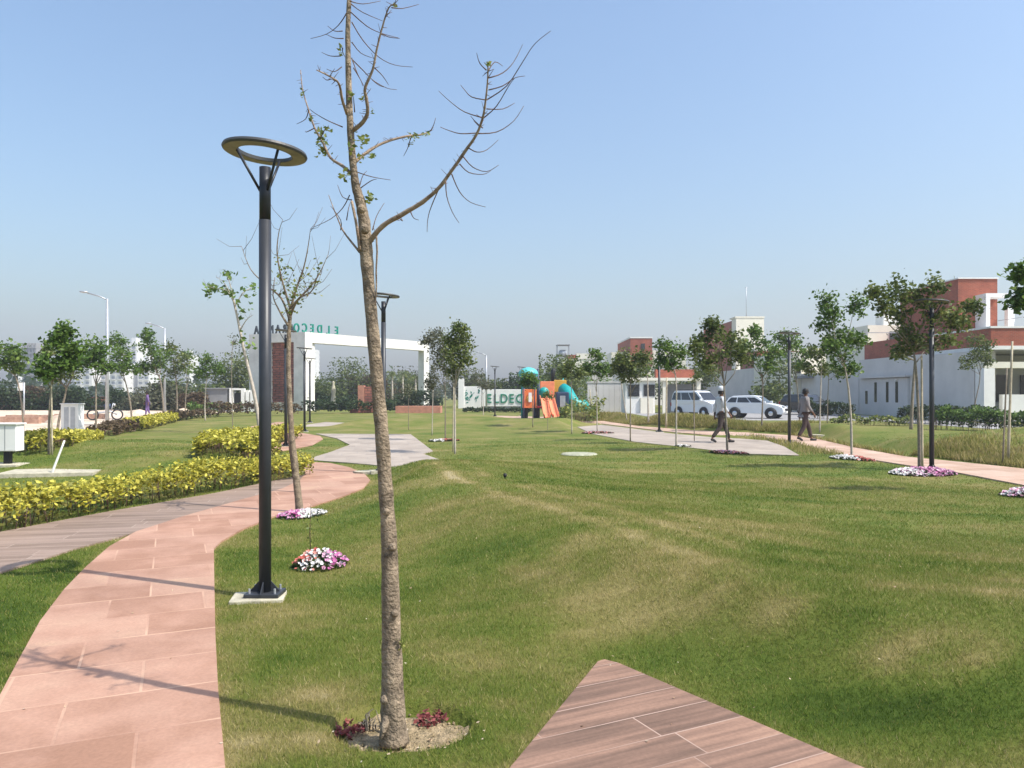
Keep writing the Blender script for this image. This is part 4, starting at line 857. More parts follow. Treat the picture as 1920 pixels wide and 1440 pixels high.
hedge('row of pale green bushes on the bank before the villa gate', [(1560, 796), (1620, 797), (1712, 799)], .9, .42, 11, m_top='leaf_sprout', m_low='leaf_olive', dens=260, size=.10, group='green hedges')
hedge('round light green bush right of the blue playground tube', [(1082, 789), (1092, 788), (1104, 787)], 1.8, .9, 12, m_top='leaf_sprout', m_low='leaf_green', dens=160, size=.12, group='green hedges', name='bush')
hedge('dark hedge line in front of the white sign board', [(868, 773), (920, 773), (1000, 774)], 1.0, .36, 13, m_top='leaf_dark', m_low='leaf_dark', dens=260, size=.12, stems=False, group='dark hedges')
hedge('reddish brown clipped hedge below the left wing of the portal', [(395, 782), (450, 780), (500, 779), (560, 779)], 1.3, .85, 14, m_top='leaf_brown', m_low='leaf_brown', dens=150, size=.14, stems=False, group='dark hedges')
hedge('dark hedge on the ground under the portal beam', [(570, 775), (640, 775), (700, 774), (745, 773)], 1.6, .95, 15, m_top='leaf_dark', m_low='leaf_dark', dens=120, size=.17, stems=False, group='dark hedges')
hedge('green hedge before the grey kiosk wall', [(352, 777), (400, 777), (455, 777)], 1.1, .75, 16, m_top='leaf_green', m_low='leaf_dark', dens=120, size=.16, stems=False, group='dark hedges')

# ------------------------------------------------------------------ small things on the lawn
q = at(15, 872); box_ = empty('meter_box', q, label='white electric box on a black leg at the left edge', cat='electric box')
mb = MB(); mb.box(-.24, .24, -.13, .13, .28, .80); mb.build('housing', M['white'], box_, bevel=.015)
mb = MB(); mb.box(-.27, .27, -.16, .16, .80, .83); mb.build('lid', M['white'], box_, bevel=.008)
mb = MB(); mb.box(.02, .03, -.134, -.13, .30, .78); mb.build('door_seam', M['darkgrey'], box_)
mb = MB(); mb.box(-.06, .06, -.05, .05, -.02, .28); mb.build('leg', M['black'], box_, bevel=.006)
mb = MB(); mb.box(-.5, .35, -.3, .25, -.05, .03); mb.build('plinth', M['concrete'], box_, bevel=.01)
q = at(136, 816); box_ = empty('cabinet', q, label='tall white metal cabinet behind the left yellow hedge', cat='cabinet')
mb = MB(); mb.box(-.32, .32, -.2, .2, .0, 1.15); mb.build('housing', M['white'], box_, bevel=.012)
mb = MB(); mb.box(-.35, .35, -.23, .23, 1.15, 1.19); mb.build('roof', M['white'], box_, bevel=.008)
for x in (-.2, .04): mb = MB(); mb.box(x, x + .17, -.206, -.2, .15, 1.05); mb.build('door', M['galv'], box_)
q = at(95, 886); mb = MB(); mb.box(-.75, .85, -.45, .45, -.06, .035, rz=R(12)); tag(mb.build('concrete_slab', M['concrete'], None, bevel=.01, loc=q), 'low concrete slab around the leaning white pole', 'slab')
q = at(947, 898); sp = empty('garden_spotlight', q, label='small black spotlight sticking out of the middle of the lawn', cat='spotlight')
mb = MB(); mb.tube([(0, 0, -.02), (0, 0, .05)], .008, 8); mb.build('spike', M['black'], sp)
mb = MB(); mb.tube([(0, .03, .035), (0, -.04, .06)], [.022, .028], 12); mb.build('lamp_head', M['black'], sp)
q = at(1086, 852); mb = MB(); mb.lathe([(0, .03), (.42, .03), (.46, .0)], 28); tag(mb.build('manhole_cover', M['dull_concrete'], None, loc=q), 'round pale concrete cover flush in the lawn', 'manhole')
for (px, py, lb) in [(1537, 820, 'pale pebble patch at the foot of the tall pale pole tree'), (700, 887, 'pale stone pad left of the lamp behind the front trunk')]:
    q = at(px, py); mb = MB(); rr = random.Random(int(px)); pol = [(.38 * math.cos(a * .5236) * rr.uniform(.7, 1.1), .3 * math.sin(a * .5236) * rr.uniform(.7, 1.1)) for a in range(12)]
    mb.prism(pol, -.04, .04); tag(mb.build('stone_pad', M['concrete'], None, loc=q), lb, 'stone')
# litter: dry leaves and scraps on path and lawn
rr = np.random.default_rng(91); C = []
for _ in range(70):
    x, y = rr.uniform(-3.2, 3.0), rr.uniform(2.8, 8.5); C.append((x, y, gz(x, y) + .028))
for _ in range(60):
    x, y = TRUNK0[0] + rr.normal(0, .2), TRUNK0[1] + rr.normal(0, .15); C.append((x, y, gz(x, y) + .02))
M['litter'] = leaf_mat('dry_litter', (.22, .12, .07), (.42, .30, .18), (.62, .54, .42), trans=.1)
o = leaves('leaf_litter', C, .012, M['litter'], None, rr, up=3); tag(o, 'small dry leaves scattered over path and lawn', 'leaves', kind='stuff')

# ------------------------------------------------------------------ street lights
def street_light(label, base, toppy, arm, seed=0):
    q = at(*base); d = q.y; H = EYE + (HOR - toppy) / FPX * d - q.z; ax = (arm[0] - base[0]) / FPX * d; az = (toppy - arm[1]) / FPX * d
    root = empty('street_light', q, label=label, cat='street light', group='tall single-arm street lights')
    mb = MB(); mb.tube([(0, 0, -.1), (0, 0, H * .5), (0, 0, H)], [.095, .07, .05], 10); mb.build('pole', M['galv'], root)
    s = -1 if ax < 0 else 1
    mb = MB(); mb.tube([(0, 0, H - .05), (ax * .3, 0, H + az * .35), (ax * .75, 0, H + az * .8)], .032, 8); mb.build('arm', M['galv'], root)
    mb = MB(); mb.tube([(ax * .7, 0, H + az * .78), (ax * .85, 0, H + az * .92), (ax, 0, H + az)], [.05, .11, .06], 8); mb.v = [(x, y, z * .5 + (H + az * .9) * .5) for x, y, z in mb.v]; mb.build('lamp_head', M['galv'], root)
    mb = MB(); mb.box(-.2, .2, -.2, .2, -.05, .12); mb.build('footing', M['concrete'], root)
street_light('nearest tall street light rising over the left row of trees', (201, 802), 560, (150, 546))
street_light('second street light, right of the first above the left trees', (309, 782), 615, (273, 605))
street_light('small distant street light behind the white sign board', (912, 770), 666, (893, 660))
q = Vector((-60 + 45 / 1440, 0, 0)); q = Vector(((45 - CX) / FPX * 52, 52, 0))
fl = empty('site_sign', q, label='small white flag-like board on a pole at the far left', cat='sign')
mb = MB(); mb.tube([(0, 0, 0), (0, 0, 2.3)], .05, 8); mb.build('pole', M['galv'], fl)
mb = MB(); mb.box(-.42, .05, -.02, .02, 1.75, 2.3); mb.build('board', M['white'], fl)

# ------------------------------------------------------------------ the portal with its letters
def text_mesh(ch, size, ext, m, parent, loc, rot, name='letter', sx=.74):
    c = bpy.data.curves.new('t', 'FONT'); c.body = ch; c.size = size; c.extrude = ext; c.align_x = 'CENTER'; c.offset = size * .012
    o = bpy.data.objects.new('t', c); COL.objects.link(o); bpy.context.view_layer.update()
    me = bpy.data.meshes.new_from_object(o.evaluated_get(bpy.context.evaluated_depsgraph_get())); bpy.data.objects.remove(o); me.name = name; me.materials.clear()
    n = link_mesh(name, me, m, parent); n.location = loc; n.rotation_euler = rot; n.scale = (sx, 1, 1); return n
A = Vector((-18.6, 69.0, 0)); B = Vector((-8.95, 83.0, 0)); WL = Vector((-24.7, 71.9, 0)); PH = 7.1
port = empty('entrance_portal', A, label='huge white entrance portal with mirrored letters on top', cat='gateway')
def oriented_box(a, b, w, z0, z1, off=0):    # a box along a-b, thickness w going behind (away from camera)
    t = (b - a); L_ = t.length; t.normalize(); nn = Vector((-t.y, t.x, 0))
    if nn.y < 0: nn = -nn
    p = [a + nn * off, b + nn * off, b + nn * (off + w), a + nn * (off + w)]; return [(v.x - A.x, v.y - A.y) for v in p]
t1 = (B - A).normalized(); t2 = (WL - A).normalized()
mb = MB(); mb.prism(oriented_box(A, A + t1 * .85, .8, 0, 0), 0, PH - .95); mb.build('left_pillar', M['portal'], port)
mb = MB(); mb.prism(oriented_box(B - t1 * .85, B, .8, 0, 0), 0, PH - .95); mb.build('right_pillar', M['portal'], port)
mb = MB(); mb.prism(oriented_box(A, B, .8, 0, 0), PH - .95, PH); mb.build('beam', M['portal'], port)
# left wing with recessed laterite panel: frame posts, lintel, plinth, panel
WA = A + t2 * .02
for s0, s1 in ((0.02, 1.35), (4.2, 6.7)):
    mb = MB(); mb.prism(oriented_box(A + t2 * s0, A + t2 * s1, 1.3, 0, 0, .06), 0, PH - .85); mb.build('wing_post', M['portal'], port)
mb = MB(); mb.prism(oriented_box(A + t2 * .02, A + t2 * 6.7, 1.3, 0, 0, .06), PH - .85, PH - .01); mb.build('wing_lintel', M['portal'], port)
mb = MB(); mb.prism(oriented_box(A + t2 * 1.35, A + t2 * 4.2, 1.0, 0, 0, .2), 0, .75); mb.build('wing_plinth', M['cream'], port)
mb = MB(); mb.prism(oriented_box(A + t2 * 1.36, A + t2 * 4.19, .8, 0, 0, .45), .75, PH - .86); mb.build('stone_panel', M['laterite'], port)
mb = MB(); rr = random.Random(8)
for _ in range(150):
    s = rr.uniform(1.4, 4.1); z = rr.uniform(.85, PH - 1.1); p = A + t2 * s; mb2 = oriented_box(p, p + t2 * rr.uniform(.12, .4), .1, 0, 0, .38 + rr.uniform(-.03, .03)); mb.prism(mb2, z, z + rr.uniform(.08, .2))
tag(mb.build('relief_stones', M['laterite'], port), kind='stuff')
for ch, px in zip('ELDECO', (638, 622, 606, 592, 578, 564)):
    # intersect with the top of the beam
    for it in range(400):
        s = it * .03 - 1; p = A + t1 * s
        if CX + p.x / p.y * FPX >= px: break
    if ch == 'O': p = A + t2 * .55
    nn = Vector((-t1.y, t1.x, 0)); p = p + nn * .5
    text_mesh(ch, 1.12, .07, M['green_ltr'], port, (p.x - A.x, p.y - A.y, PH + .03), (R(90), 0, math.atan2(t1.y, t1.x) + math.pi))
for ch, px in zip('ARANYA', (540, 527, 514, 501, 488, 474)):
    for it in range(400):
        s = it * .03; p = A + t2 * s
        if CX + p.x / p.y * FPX <= px: break
    nn = Vector((t2.y, -t2.x, 0)); nn = nn if nn.y > 0 else -nn; p = p + nn * .5
    text_mesh(ch, 1.12, .07, M['dark_ltr'], port, (p.x - A.x, p.y - A.y, PH + .03), (R(90), 0, math.atan2(-t2.y, -t2.x) + math.pi))

# brick planter, monument, kiosk, statue near the portal
pl = MB(); pl.box((745 - CX) / FPX * 62, (828 - CX) / FPX * 62, 61, 62.6, 0, .55); tag(pl.build('brick_planter', M['orangebrick']), 'low terracotta planter wall at the foot of the right portal pillar', 'planter')
ms = empty('stone_monument', (-11.6, 62, 0), label='upright terracotta stone slab with carved face under the portal', cat='monument')
mb = MB(); mb.box(-.8, -.28, -.3, .3, .3, 2.2); mb.build('red_slab', M['orangebrick'], ms, bevel=.03)
mb = MB(); mb.box(-.27, .8, -.25, .25, .3, 2.1); mb.build('carved_slab', M['laterite'], ms, bevel=.03)
mb = MB(); mb.box(-1.4, 1.4, -.5, .5, 0, .3); mb.build('base', M['laterite'], ms)
st = empty('garden_statue', ((625 - CX) / FPX * 78, 78, 0), label='small pale pillar-like statue seen through the portal', cat='statue')
mb = MB(); mb.lathe([(.0, 0), (.45, 0), (.45, .5), (.28, .6), (.2, 1.5), (.26, 1.9), (.16, 2.3), (.1, 2.5), (.14, 2.7), (0, 2.85)], 14, smooth=True); mb.build('figure', M['concrete'], st)
mb = MB(); mb.box(-.7, .7, -.7, .7, 0, .35); mb.build('base', M['concrete'], st)
ks = empty('kiosk', ((410 - CX) / FPX * 66, 66, 0), label='low grey kiosk with white frames left of the portal', cat='kiosk')
mb = MB(); mb.box(-1.05, .75, 0, 2, 0, 1.95); mb.build('wall', M['darkgrey'], ks)
mb = MB(); mb.box(-1.2, .95, -.15, 2.2, 1.95, 2.05); mb.build('roof', M['darkgrey'], ks)
for x in (.95, 1.95, 2.35, 2.75):
    mb = MB(); mb.box(x, x + .28, -.1, .25, 0, 1.85); mb.build('white_post', M['white'], ks)
mb = MB(); mb.box(.95, 2.23, -.1, .25, 1.85, 2.0); mb.build('lintel', M['white'], ks)
mb = MB(); mb.box(1.23, 1.95, .3, .4, 0, 1.6); mb.build('door', M['black'], ks)

# ------------------------------------------------------------------ white sign board
d = 78.0; sx0, sx1 = (903 - CX) / FPX * d, (1004 - CX) / FPX * d; zt = EYE + (HOR - 730) / FPX * d
sb = empty('sign_board', (sx0, d, 0), label='long white sign board with green capital letters beside the playground', cat='sign')
mb = MB(); mb.box(0, sx1 - sx0, 0, .25, .25, zt); mb.build('board', M['white'], sb, bevel=.03)
mb = MB(); mb.box(0, sx1 - sx0, .05, .2, 0, .25); mb.build('plinth', M['darkgrey'], sb)
for ch, px in zip('ELDECO', (917, 931, 945, 959, 974, 990)):
    text_mesh(ch, 1.28, .03, M['lightletter'], sb, ((px - CX) / FPX * d - sx0, -.04, .62), (R(90), 0, 0), sx=.85)
sb2 = empty('mural_wall', ((862 - CX) / FPX * 80, 80, 0), label='white wall painted with green leaves left of the sign board', cat='wall')
w_ = (902 - 862) / FPX * 80
mb = MB(); mb.box(0, w_, 0, .25, 0, 2.3); mb.build('panel', M['white'], sb2, bevel=.03)
mb = MB(); mb.box(-.15, .45, -.1, .3, 0, 3.1); mb.build('end_post', M['white'], sb2, bevel=.02)
mb = MB(); rr = random.Random(11)
for _ in range(26):
    x, z, s, a = rr.uniform(.55, w_ - .2), rr.uniform(.6, 1.9), rr.uniform(.08, .2), rr.uniform(0, 3.1)
    q4 = [(-s, 0), (0, -s * .4), (s, 0), (0, s * .4)]; vs = [(x + u * math.cos(a) - v * math.sin(a), -.004, z + u * math.sin(a) + v * math.cos(a)) for u, v in q4]; mb.add(vs + [(a_, -.03, c_) for a_, b_, c_ in vs], [(4, 5, 6, 7), (0, 1, 5, 4), (1, 2, 6, 5), (2, 3, 7, 6), (3, 0, 4, 7)])
mb.build('painted_leaves', M['green_ltr'], sb2)

# ------------------------------------------------------------------ playground
PG = at(1035, 786); d = PG.y
def X(px): return (px - CX) / FPX * d - PG.x
def Zp(py): return EYE + (HOR - py) / FPX * d
pg = empty('playground_set', (PG.x, PG.y, PG.z), label='colourful playground climbing set with orange slides and teal roof', cat='playground')
for px_, top_ in ((982, 715), (1002, 700), (1012, 708), (1058, 706), (1010, 690), (1066, 740)):
    yb = 0 if px_ in (982, 1002, 1066) else 1.4
    mb = MB(); mb.tube([(X(px_), yb, -.05), (X(px_), yb, Zp(top_))], .06, 10); mb.build('post', M['navy'] if px_ < 1050 else M['teal'], pg)
mb = MB(); mb.box(X(980), X(1006), -.05, .03, Zp(765), Zp(730)); mb.build('orange_panel', M['orange'], pg, bevel=.02)
mb = MB(); mb.tube([(X(993), -.07, Zp(748)), (X(993), -.1, Zp(748))], .2, 16); mb.build('panel_dial', M['yellowp'], pg)
mb = MB(); mb.box(X(991), X(997), -.12, -.1, Zp(754), Zp(736)); mb.build('panel_figure', M['white'], pg, bevel=.02)
mb = MB(); mb.box(X(980), X(1062), .05, 1.5, Zp(765), Zp(762)); mb.build('platform', M['redp'], pg, bevel=.01)
mb = MB(); mb.box(X(984), X(990), .2, .5, 0, Zp(766)); mb.build('step', M['black'], pg, bevel=.02)
mb = MB(); mb.box(X(1000), X(1011), .2, .9, 0, Zp(766)); mb.build('step', M['black'], pg, bevel=.02)
mb = MB(); mb.box(X(1013), X(1040), .2, .28, Zp(742), Zp(715)); mb.build('coral_panel', M['coral'], pg, bevel=.03)
mb = MB(); mb.tube([(X(1020), .18, Zp(735)), (X(1020), .12, Zp(735))], .3, 18); mb.build('porthole', M['teal'], pg)
mb = MB(); mb.box(X(1038), X(1064), .9, .98, Zp(735), Zp(712)); mb.build('ochre_panel', M['yellowp'], pg, bevel=.03)
def slide(x0, x1, wd, m):
    mb = MB(); n = 14; L = []
    for i in range(n + 1):
        t = i / n; z = Zp(747) * (1 - sstep(0, 1, np.array(t)) * .93) + .06 * t; y = .1 - 2.2 * t; x = x0 + (x1 - x0) * t; L.append((x, y, float(z)))
    sec = [(-wd / 2 - .03, .2), (-wd / 2, .2), (-wd / 2 + .03, .02), (wd / 2 - .03, .02), (wd / 2, .2), (wd / 2 + .03, .2), (wd / 2 + .01, -.03), (-wd / 2 - .01, -.03)]
    vs = [(x + u, y, z + v) for x, y, z in L for u, v in sec]; k = len(sec)
    fs = [(i * k + j, i * k + (j + 1) % k, (i + 1) * k + (j + 1) % k, (i + 1) * k + j) for i in range(n) for j in range(k)]
    mb.add(vs, fs, True); mb.build('slide', m, pg)
slide(X(1018), X(1024), .36, M['coral']); slide(X(1030), X(1040), .36, M['coral'])
mb = MB(); mb.lathe([(.60, 0), (.63, .03), (.56, .22), (.36, .38), (.12, .45), (0, .47)], 20, c=(X(991), .7, Zp(702)), smooth=True); mb.v = [(x, y, z) for x, y, z in mb.v]; mb.build('roof', M['teal_lt'], pg)
mb = MB(); mb.lathe([(0, 0), (.58, -.03), (.58, -.1), (0, -.1)], 20, c=(X(991), .7, Zp(702))); mb.build('roof_rim', M['teal'], pg)
for px_ in (979, 1004):
    mb = MB(); mb.tube([(X(px_), .7, -.05), (X(px_), .7, Zp(702))], .06, 10); mb.build('post', M['teal'], pg)
mb = MB(); mb.tube([(X(1056), .6, Zp(728)), (X(1064), .3, Zp(735)), (X(1070), -.1, Zp(748)), (X(1078), -.3, Zp(758)), (X(1092), -.2, Zp(762)), (X(1099), -.1, Zp(758))], [.35, .38, .38, .37, .36, .34], 16); mb.build('tube_slide', M['teal'], pg)
mb = MB(); mb.box(X(1042), X(1066), -.5, .3, Zp(775), Zp(735)); mb.build('climber_box', M['navy'], pg, bevel=.08)
mb = MB(); mb.box(X(1049), X(1059), -.54, -.5, Zp(764), Zp(742)); mb.build('climber_window', M['galv'], pg)
mb = MB(); mb.box(X(1046), X(1068), -.9, -.2, 0.02, .25); mb.build('red_step', M['redp'], pg, bevel=.03)
mb = MB(); mb.tube([(X(1037), .5, Zp(715)), (X(1038), .5, Zp(695)), (X(1040), .5, Zp(690))], [.09, .14, .05], 10); mb.build('finial', M['black'], pg)

# ------------------------------------------------------------------ villas along the right side (they face the lawn, x grows to the right)
def bxp(root, name, m, x0, x1, y0, y1, z0, z1, bevel=0):
    o = root.location; mb = MB(); mb.box(x0 - o.x, x1 - o.x, y0 - o.y, y1 - o.y, z0, z1); return mb.build(name, M[m], root, bevel=bevel)
# villa A
va = empty('villa', (26, 42, 0), label='nearest villa with red brick upper block and veranda at the right edge', cat='house')
bxp(va, 'wall', 'greywall', 26.0, 40, 48, 57.5, 0, 4.05)
bxp(va, 'side_wall', 'greywall', 26.0, 27.2, 43.2, 47.99, 0, 3.95)
bxp(va, 'low_wall', 'white', 27.21, 40, 42.6, 42.9, 0, 1.5)
bxp(va, 'veranda_pillar', 'white', 26.0, 26.6, 42.3, 43.1, 0, 2.95)
bxp(va, 'veranda_beam', 'cream', 26.0, 40, 42.3, 43.15, 2.96, 3.3)
bxp(va, 'veranda_back_wall', 'greywall', 27.22, 40, 47.5, 47.97, 0, 3.9)
for x in (28.2, 31.4, 34.6):
    w = bxp(va, 'window', 'glass', x, x + 2.4, 47.4, 47.49, 1.1, 2.7); bxp(va, 'window_frame', 'darkgrey', x - .08, x + 2.48, 47.44, 47.5, 1.02, 1.1)
bxp(va, 'white_band', 'white', 26.3, 40, 42.2, 48, 3.98, 4.18)
bxp(va, 'brick_parapet', 'brick', 26.35, 40, 42.25, 48.0, 4.185, 5.15)
bxp(va, 'parapet_wall', 'brick', 26.25, 30, 48.01, 57.2, 4.06, 5.30)
bxp(va, 'coping', 'white', 26.30, 40, 42.2, 48.0, 5.155, 5.26)
bxp(va, 'brick_tower', 'brick', 27.9, 30.35, 48.02, 55.2, 5.31, 8.72)
bxp(va, 'tower_coping', 'white', 27.85, 30.4, 47.95, 55.25, 8.725, 8.80)
fr = bxp(va, 'balcony_frame', 'white', 28.95, 30.3, 46.9, 48.0, 7.45, 7.68)
bxp(va, 'balcony_frame', 'white', 28.95, 29.2, 46.9, 48.0, 5.27, 7.44); bxp(va, 'tower_window', 'glass', 29.3, 29.75, 47.93, 48.0, 5.6, 7.2)
bxp(va, 'terrace_post', 'white', 30.75, 31.15, 47.6, 47.95, 5.27, 6.9)
for y in (45.0, 46.5): 
    mb = MB(); mb.tube([(30.4 - 26, y - 42, 5.26), (30.4 - 26, y - 42, 6.1)], .02, 6); mb.build('rail_post', M['galv'], va)
mb = MB(); mb.tube([(4.4, 1.5, 6.1), (4.4, 6, 6.1)], .02, 6); mb.tube([(4.4, 3, 6.1), (12, 3, 6.1)], .02, 6); mb.tube([(4.4, 3, 5.8), (12, 3, 5.8)], .015, 6); mb.build('railing', M['galv'], va)
# gate with slots in the shaded wall
gt = bxp(va, 'gate', 'greywall', 25.85, 25.99, 50.2, 56.8, 0, 2.6)
for y, z0 in ((56.0, 1.0), (54.6, .85), (52.9, .75), (51.6, .75)):
    mb = MB(); mb.box(-.16, -.142, y - 42 - .18, y - 42 + .18, .95 if z0 < 1 else .8, 2.35 if z0 < 1 else 1.75); mb.build('gate_slot', M['glass'], va)
mb = MB(); mb.lathe([(0, -.09), (.08, -.05), (.09, 0), (.08, .05), (0, .09)], 10, c=(-.2, 51.6 - 42, 2.45), smooth=True); mb.build('gate_lamp', M['white'], va)
bxp(va, 'canopy', 'greywall', 25.6, 25.99, 50.0, 57.0, 2.65, 2.78)
# villa D (between)
vd = empty('villa', (26, 60, 0), label='white villa with stepped blocks between the brick-topped villas', cat='house')
bxp(vd, 'wall', 'greywall', 26.0, 38, 57.6, 71, 0, 3.3)
bxp(vd, 'upper_block', 'cream', 27.8, 36, 60, 68, 3.31, 6.9)
bxp(vd, 'stair_block', 'cream', 26.6, 28.6, 57.7, 60.0, 3.31, 4.9)
bxp(vd, 'brick_band', 'brick', 28.61, 36, 57.7, 59.99, 3.31, 5.3)
bxp(vd, 'roof_tank', 'white', 29.5, 31.0, 61, 62.4, 6.91, 7.9, bevel=.05)
bxp(vd, 'window', 'glass', 29.5, 31, 59.93, 59.998, 5.4, 6.4)
bxp(vd, 'railing', 'galv', 27.0, 33.5, 59.0, 59.04, 6.2, 6.26)
bxp(vd, 'front_block', 'cream', 25.2, 25.99, 69, 71.2, 0.0, 5.3)
bxp(vd, 'garage_wall', 'cream', 25.2, 32, 71.3, 80.0, 0, 5.4)
bxp(vd, 'car_porch', 'darkgrey', 25.3, 25.95, 66.0, 68.9, 2.9, 3.1)
bxp(vd, 'window', 'glass', 25.5, 25.9, 68.9, 68.99, 3.4, 4.6)
# villa B
vb = empty('villa', (26, 80, 0), label='villa with a white and dark brick roof tower behind the parked hatchback', cat='house')
bxp(vb, 'wall', 'greywall', 26.0, 38, 80.1, 108, 0, 4.3)
bxp(vb, 'white_tower', 'cream', 28.0, 31.5, 96.0, 97.9, 4.31, 11.0)
bxp(vb, 'brick_tower', 'brick', 27.95, 31.4, 97.91, 112.0, 4.31, 10.8)
bxp(vb, 'tower_coping', 'cream', 27.9, 31.55, 95.95, 98.5, 11.01, 11.2)
bxp(vb, 'window', 'glass', 28.8, 29.5, 95.93, 95.99, 7.0, 8.2)
bxp(vb, 'brick_band', 'brick', 26.6, 34, 84, 89.5, 4.31, 6.2)
bxp(vb, 'white_band', 'cream', 26.55, 34.1, 83.9, 89.6, 6.21, 6.5)
mb = MB(); mb.tube([(4.2, 19, 11.1), (4.2, 19, 15.3)], .04, 6); mb.tube([(4.0, 19, 15.2), (4.4, 19, 15.2)], .03, 6); mb.build('antenna', M['galv'], vb)
# villa C: brick tower + carport
vc = empty('villa', (16, 90, 0), label='distant villa with lit red brick tower left of the guard hut', cat='house')
bxp(vc, 'wall', 'cream', 16.5, 24, 104, 115, 0, 5.2)
bxp(vc, 'brick_tower', 'brick', 15.95, 18.9, 108, 118, 5.21, 9.3) if False else bxp(vc, 'brick_tower', 'brick', 15.95, 18.9, 103.5, 116, 5.21, 9.0)
bxp(vc, 'tower_coping', 'white', 15.9, 18.95, 103.45, 116.1, 9.01, 9.2)
bxp(vc, 'window', 'glass', 17.4, 17.9, 103.4, 103.48, 7.4, 8.3)
bxp(vc, 'white_block', 'cream', 19.0, 23.5, 103.8, 110, 5.21, 7.4)
bxp(vc, 'side_block', 'cream', 13.6, 15.9, 105, 112, 3.2, 7.2)
bxp(vc, 'lower_block', 'greywall', 10.5, 16.4, 104.5, 112, 0, 4.4)
vf = empty('villa', (8, 115, 0), label='farthest white villa with a water tank frame left of the brick tower', cat='house')
bxp(vf, 'wall', 'cream', 7.2, 13.0, 112, 120, 0, 6.6)
bxp(vf, 'upper_block', 'cream', 9.4, 13.2, 111.9, 119, 6.61, 7.4)
bxp(vf, 'brick_band', 'brick', 8.2, 9.35, 111.95, 119, 6.61, 7.2)
for x in (6.6, 8.3):
    for y in (112.2, 113.8): mb = MB(); mb.box(x - 8, x - 7.9, y - 115, y - 114.9, 6.0, 8.6); mb.build('tank_frame', M['galv'], vf)
mb = MB(); mb.box(-1.45, .45, -2.9, -1.0, 8.6, 8.72); mb.build('tank_roof', M['darkgrey'], vf)
mb = MB(); mb.lathe([(0, 0), (.6, 0), (.62, .8), (.4, 1.05), (0, 1.1)], 16, c=(-.55, -2, 6.9), smooth=True); mb.build('water_tank', M['galv'], vf)
# guard hut and grey fence, carport
gh = empty('guard_hut', (at(1212, 777).x, 60, 0), label='small white guard hut with two dark windows', cat='hut')
h0 = gh.location
mb = MB(); mb.box(-1.15, 1.15, 0, 2.4, 0, 2.55); mb.build('wall', M['white'], gh)
mb = MB(); mb.box(-1.35, 4.8, -.25, 2.7, 2.56, 2.78); mb.build('roof', M['cream'], gh)
for x in (-.9, .3):
    f_ = MB(); f_.box(x - .05, x + .85, -.05, -.001, 1.32, 2.28); fo = f_.build('window_frame', M['darkgrey'], gh); g_ = MB(); g_.box(x, x + .8, -.07, -.052, 1.37, 2.23); g_.build('pane', M['glass'], fo)
mb = MB(); mb.box(.0, 1.0, -.16, -.01, 0, 1.22); mb.build('counter', M['cream'], gh)
for x in (1.75, 4.4): mb = MB(); mb.box(x, x + .3, -.1, .2, 0, 2.55); mb.build('canopy_post', M['cream'], gh)
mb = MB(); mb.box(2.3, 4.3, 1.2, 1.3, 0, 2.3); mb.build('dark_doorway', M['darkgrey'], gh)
mb = MB(); mb.box(1.6, 4.7, 2.0, 2.6, 2.79, 3.5); mb.build('brick_upstand', M['brick'], gh)
gf = empty('boundary_wall', (6.3, 64, 0), label='grey panelled boundary wall between playground and guard hut', cat='wall')
for i in range(8):
    mb = MB(); mb.box(i * .45, i * .45 + .43, .05, .15, 0, 2.45); mb.build('panel', M['greywall'], gf)
mb = MB(); mb.box(-.05, 3.7, 0, .2, 2.455, 2.55); mb.build('coping', M['greywall'], gf)

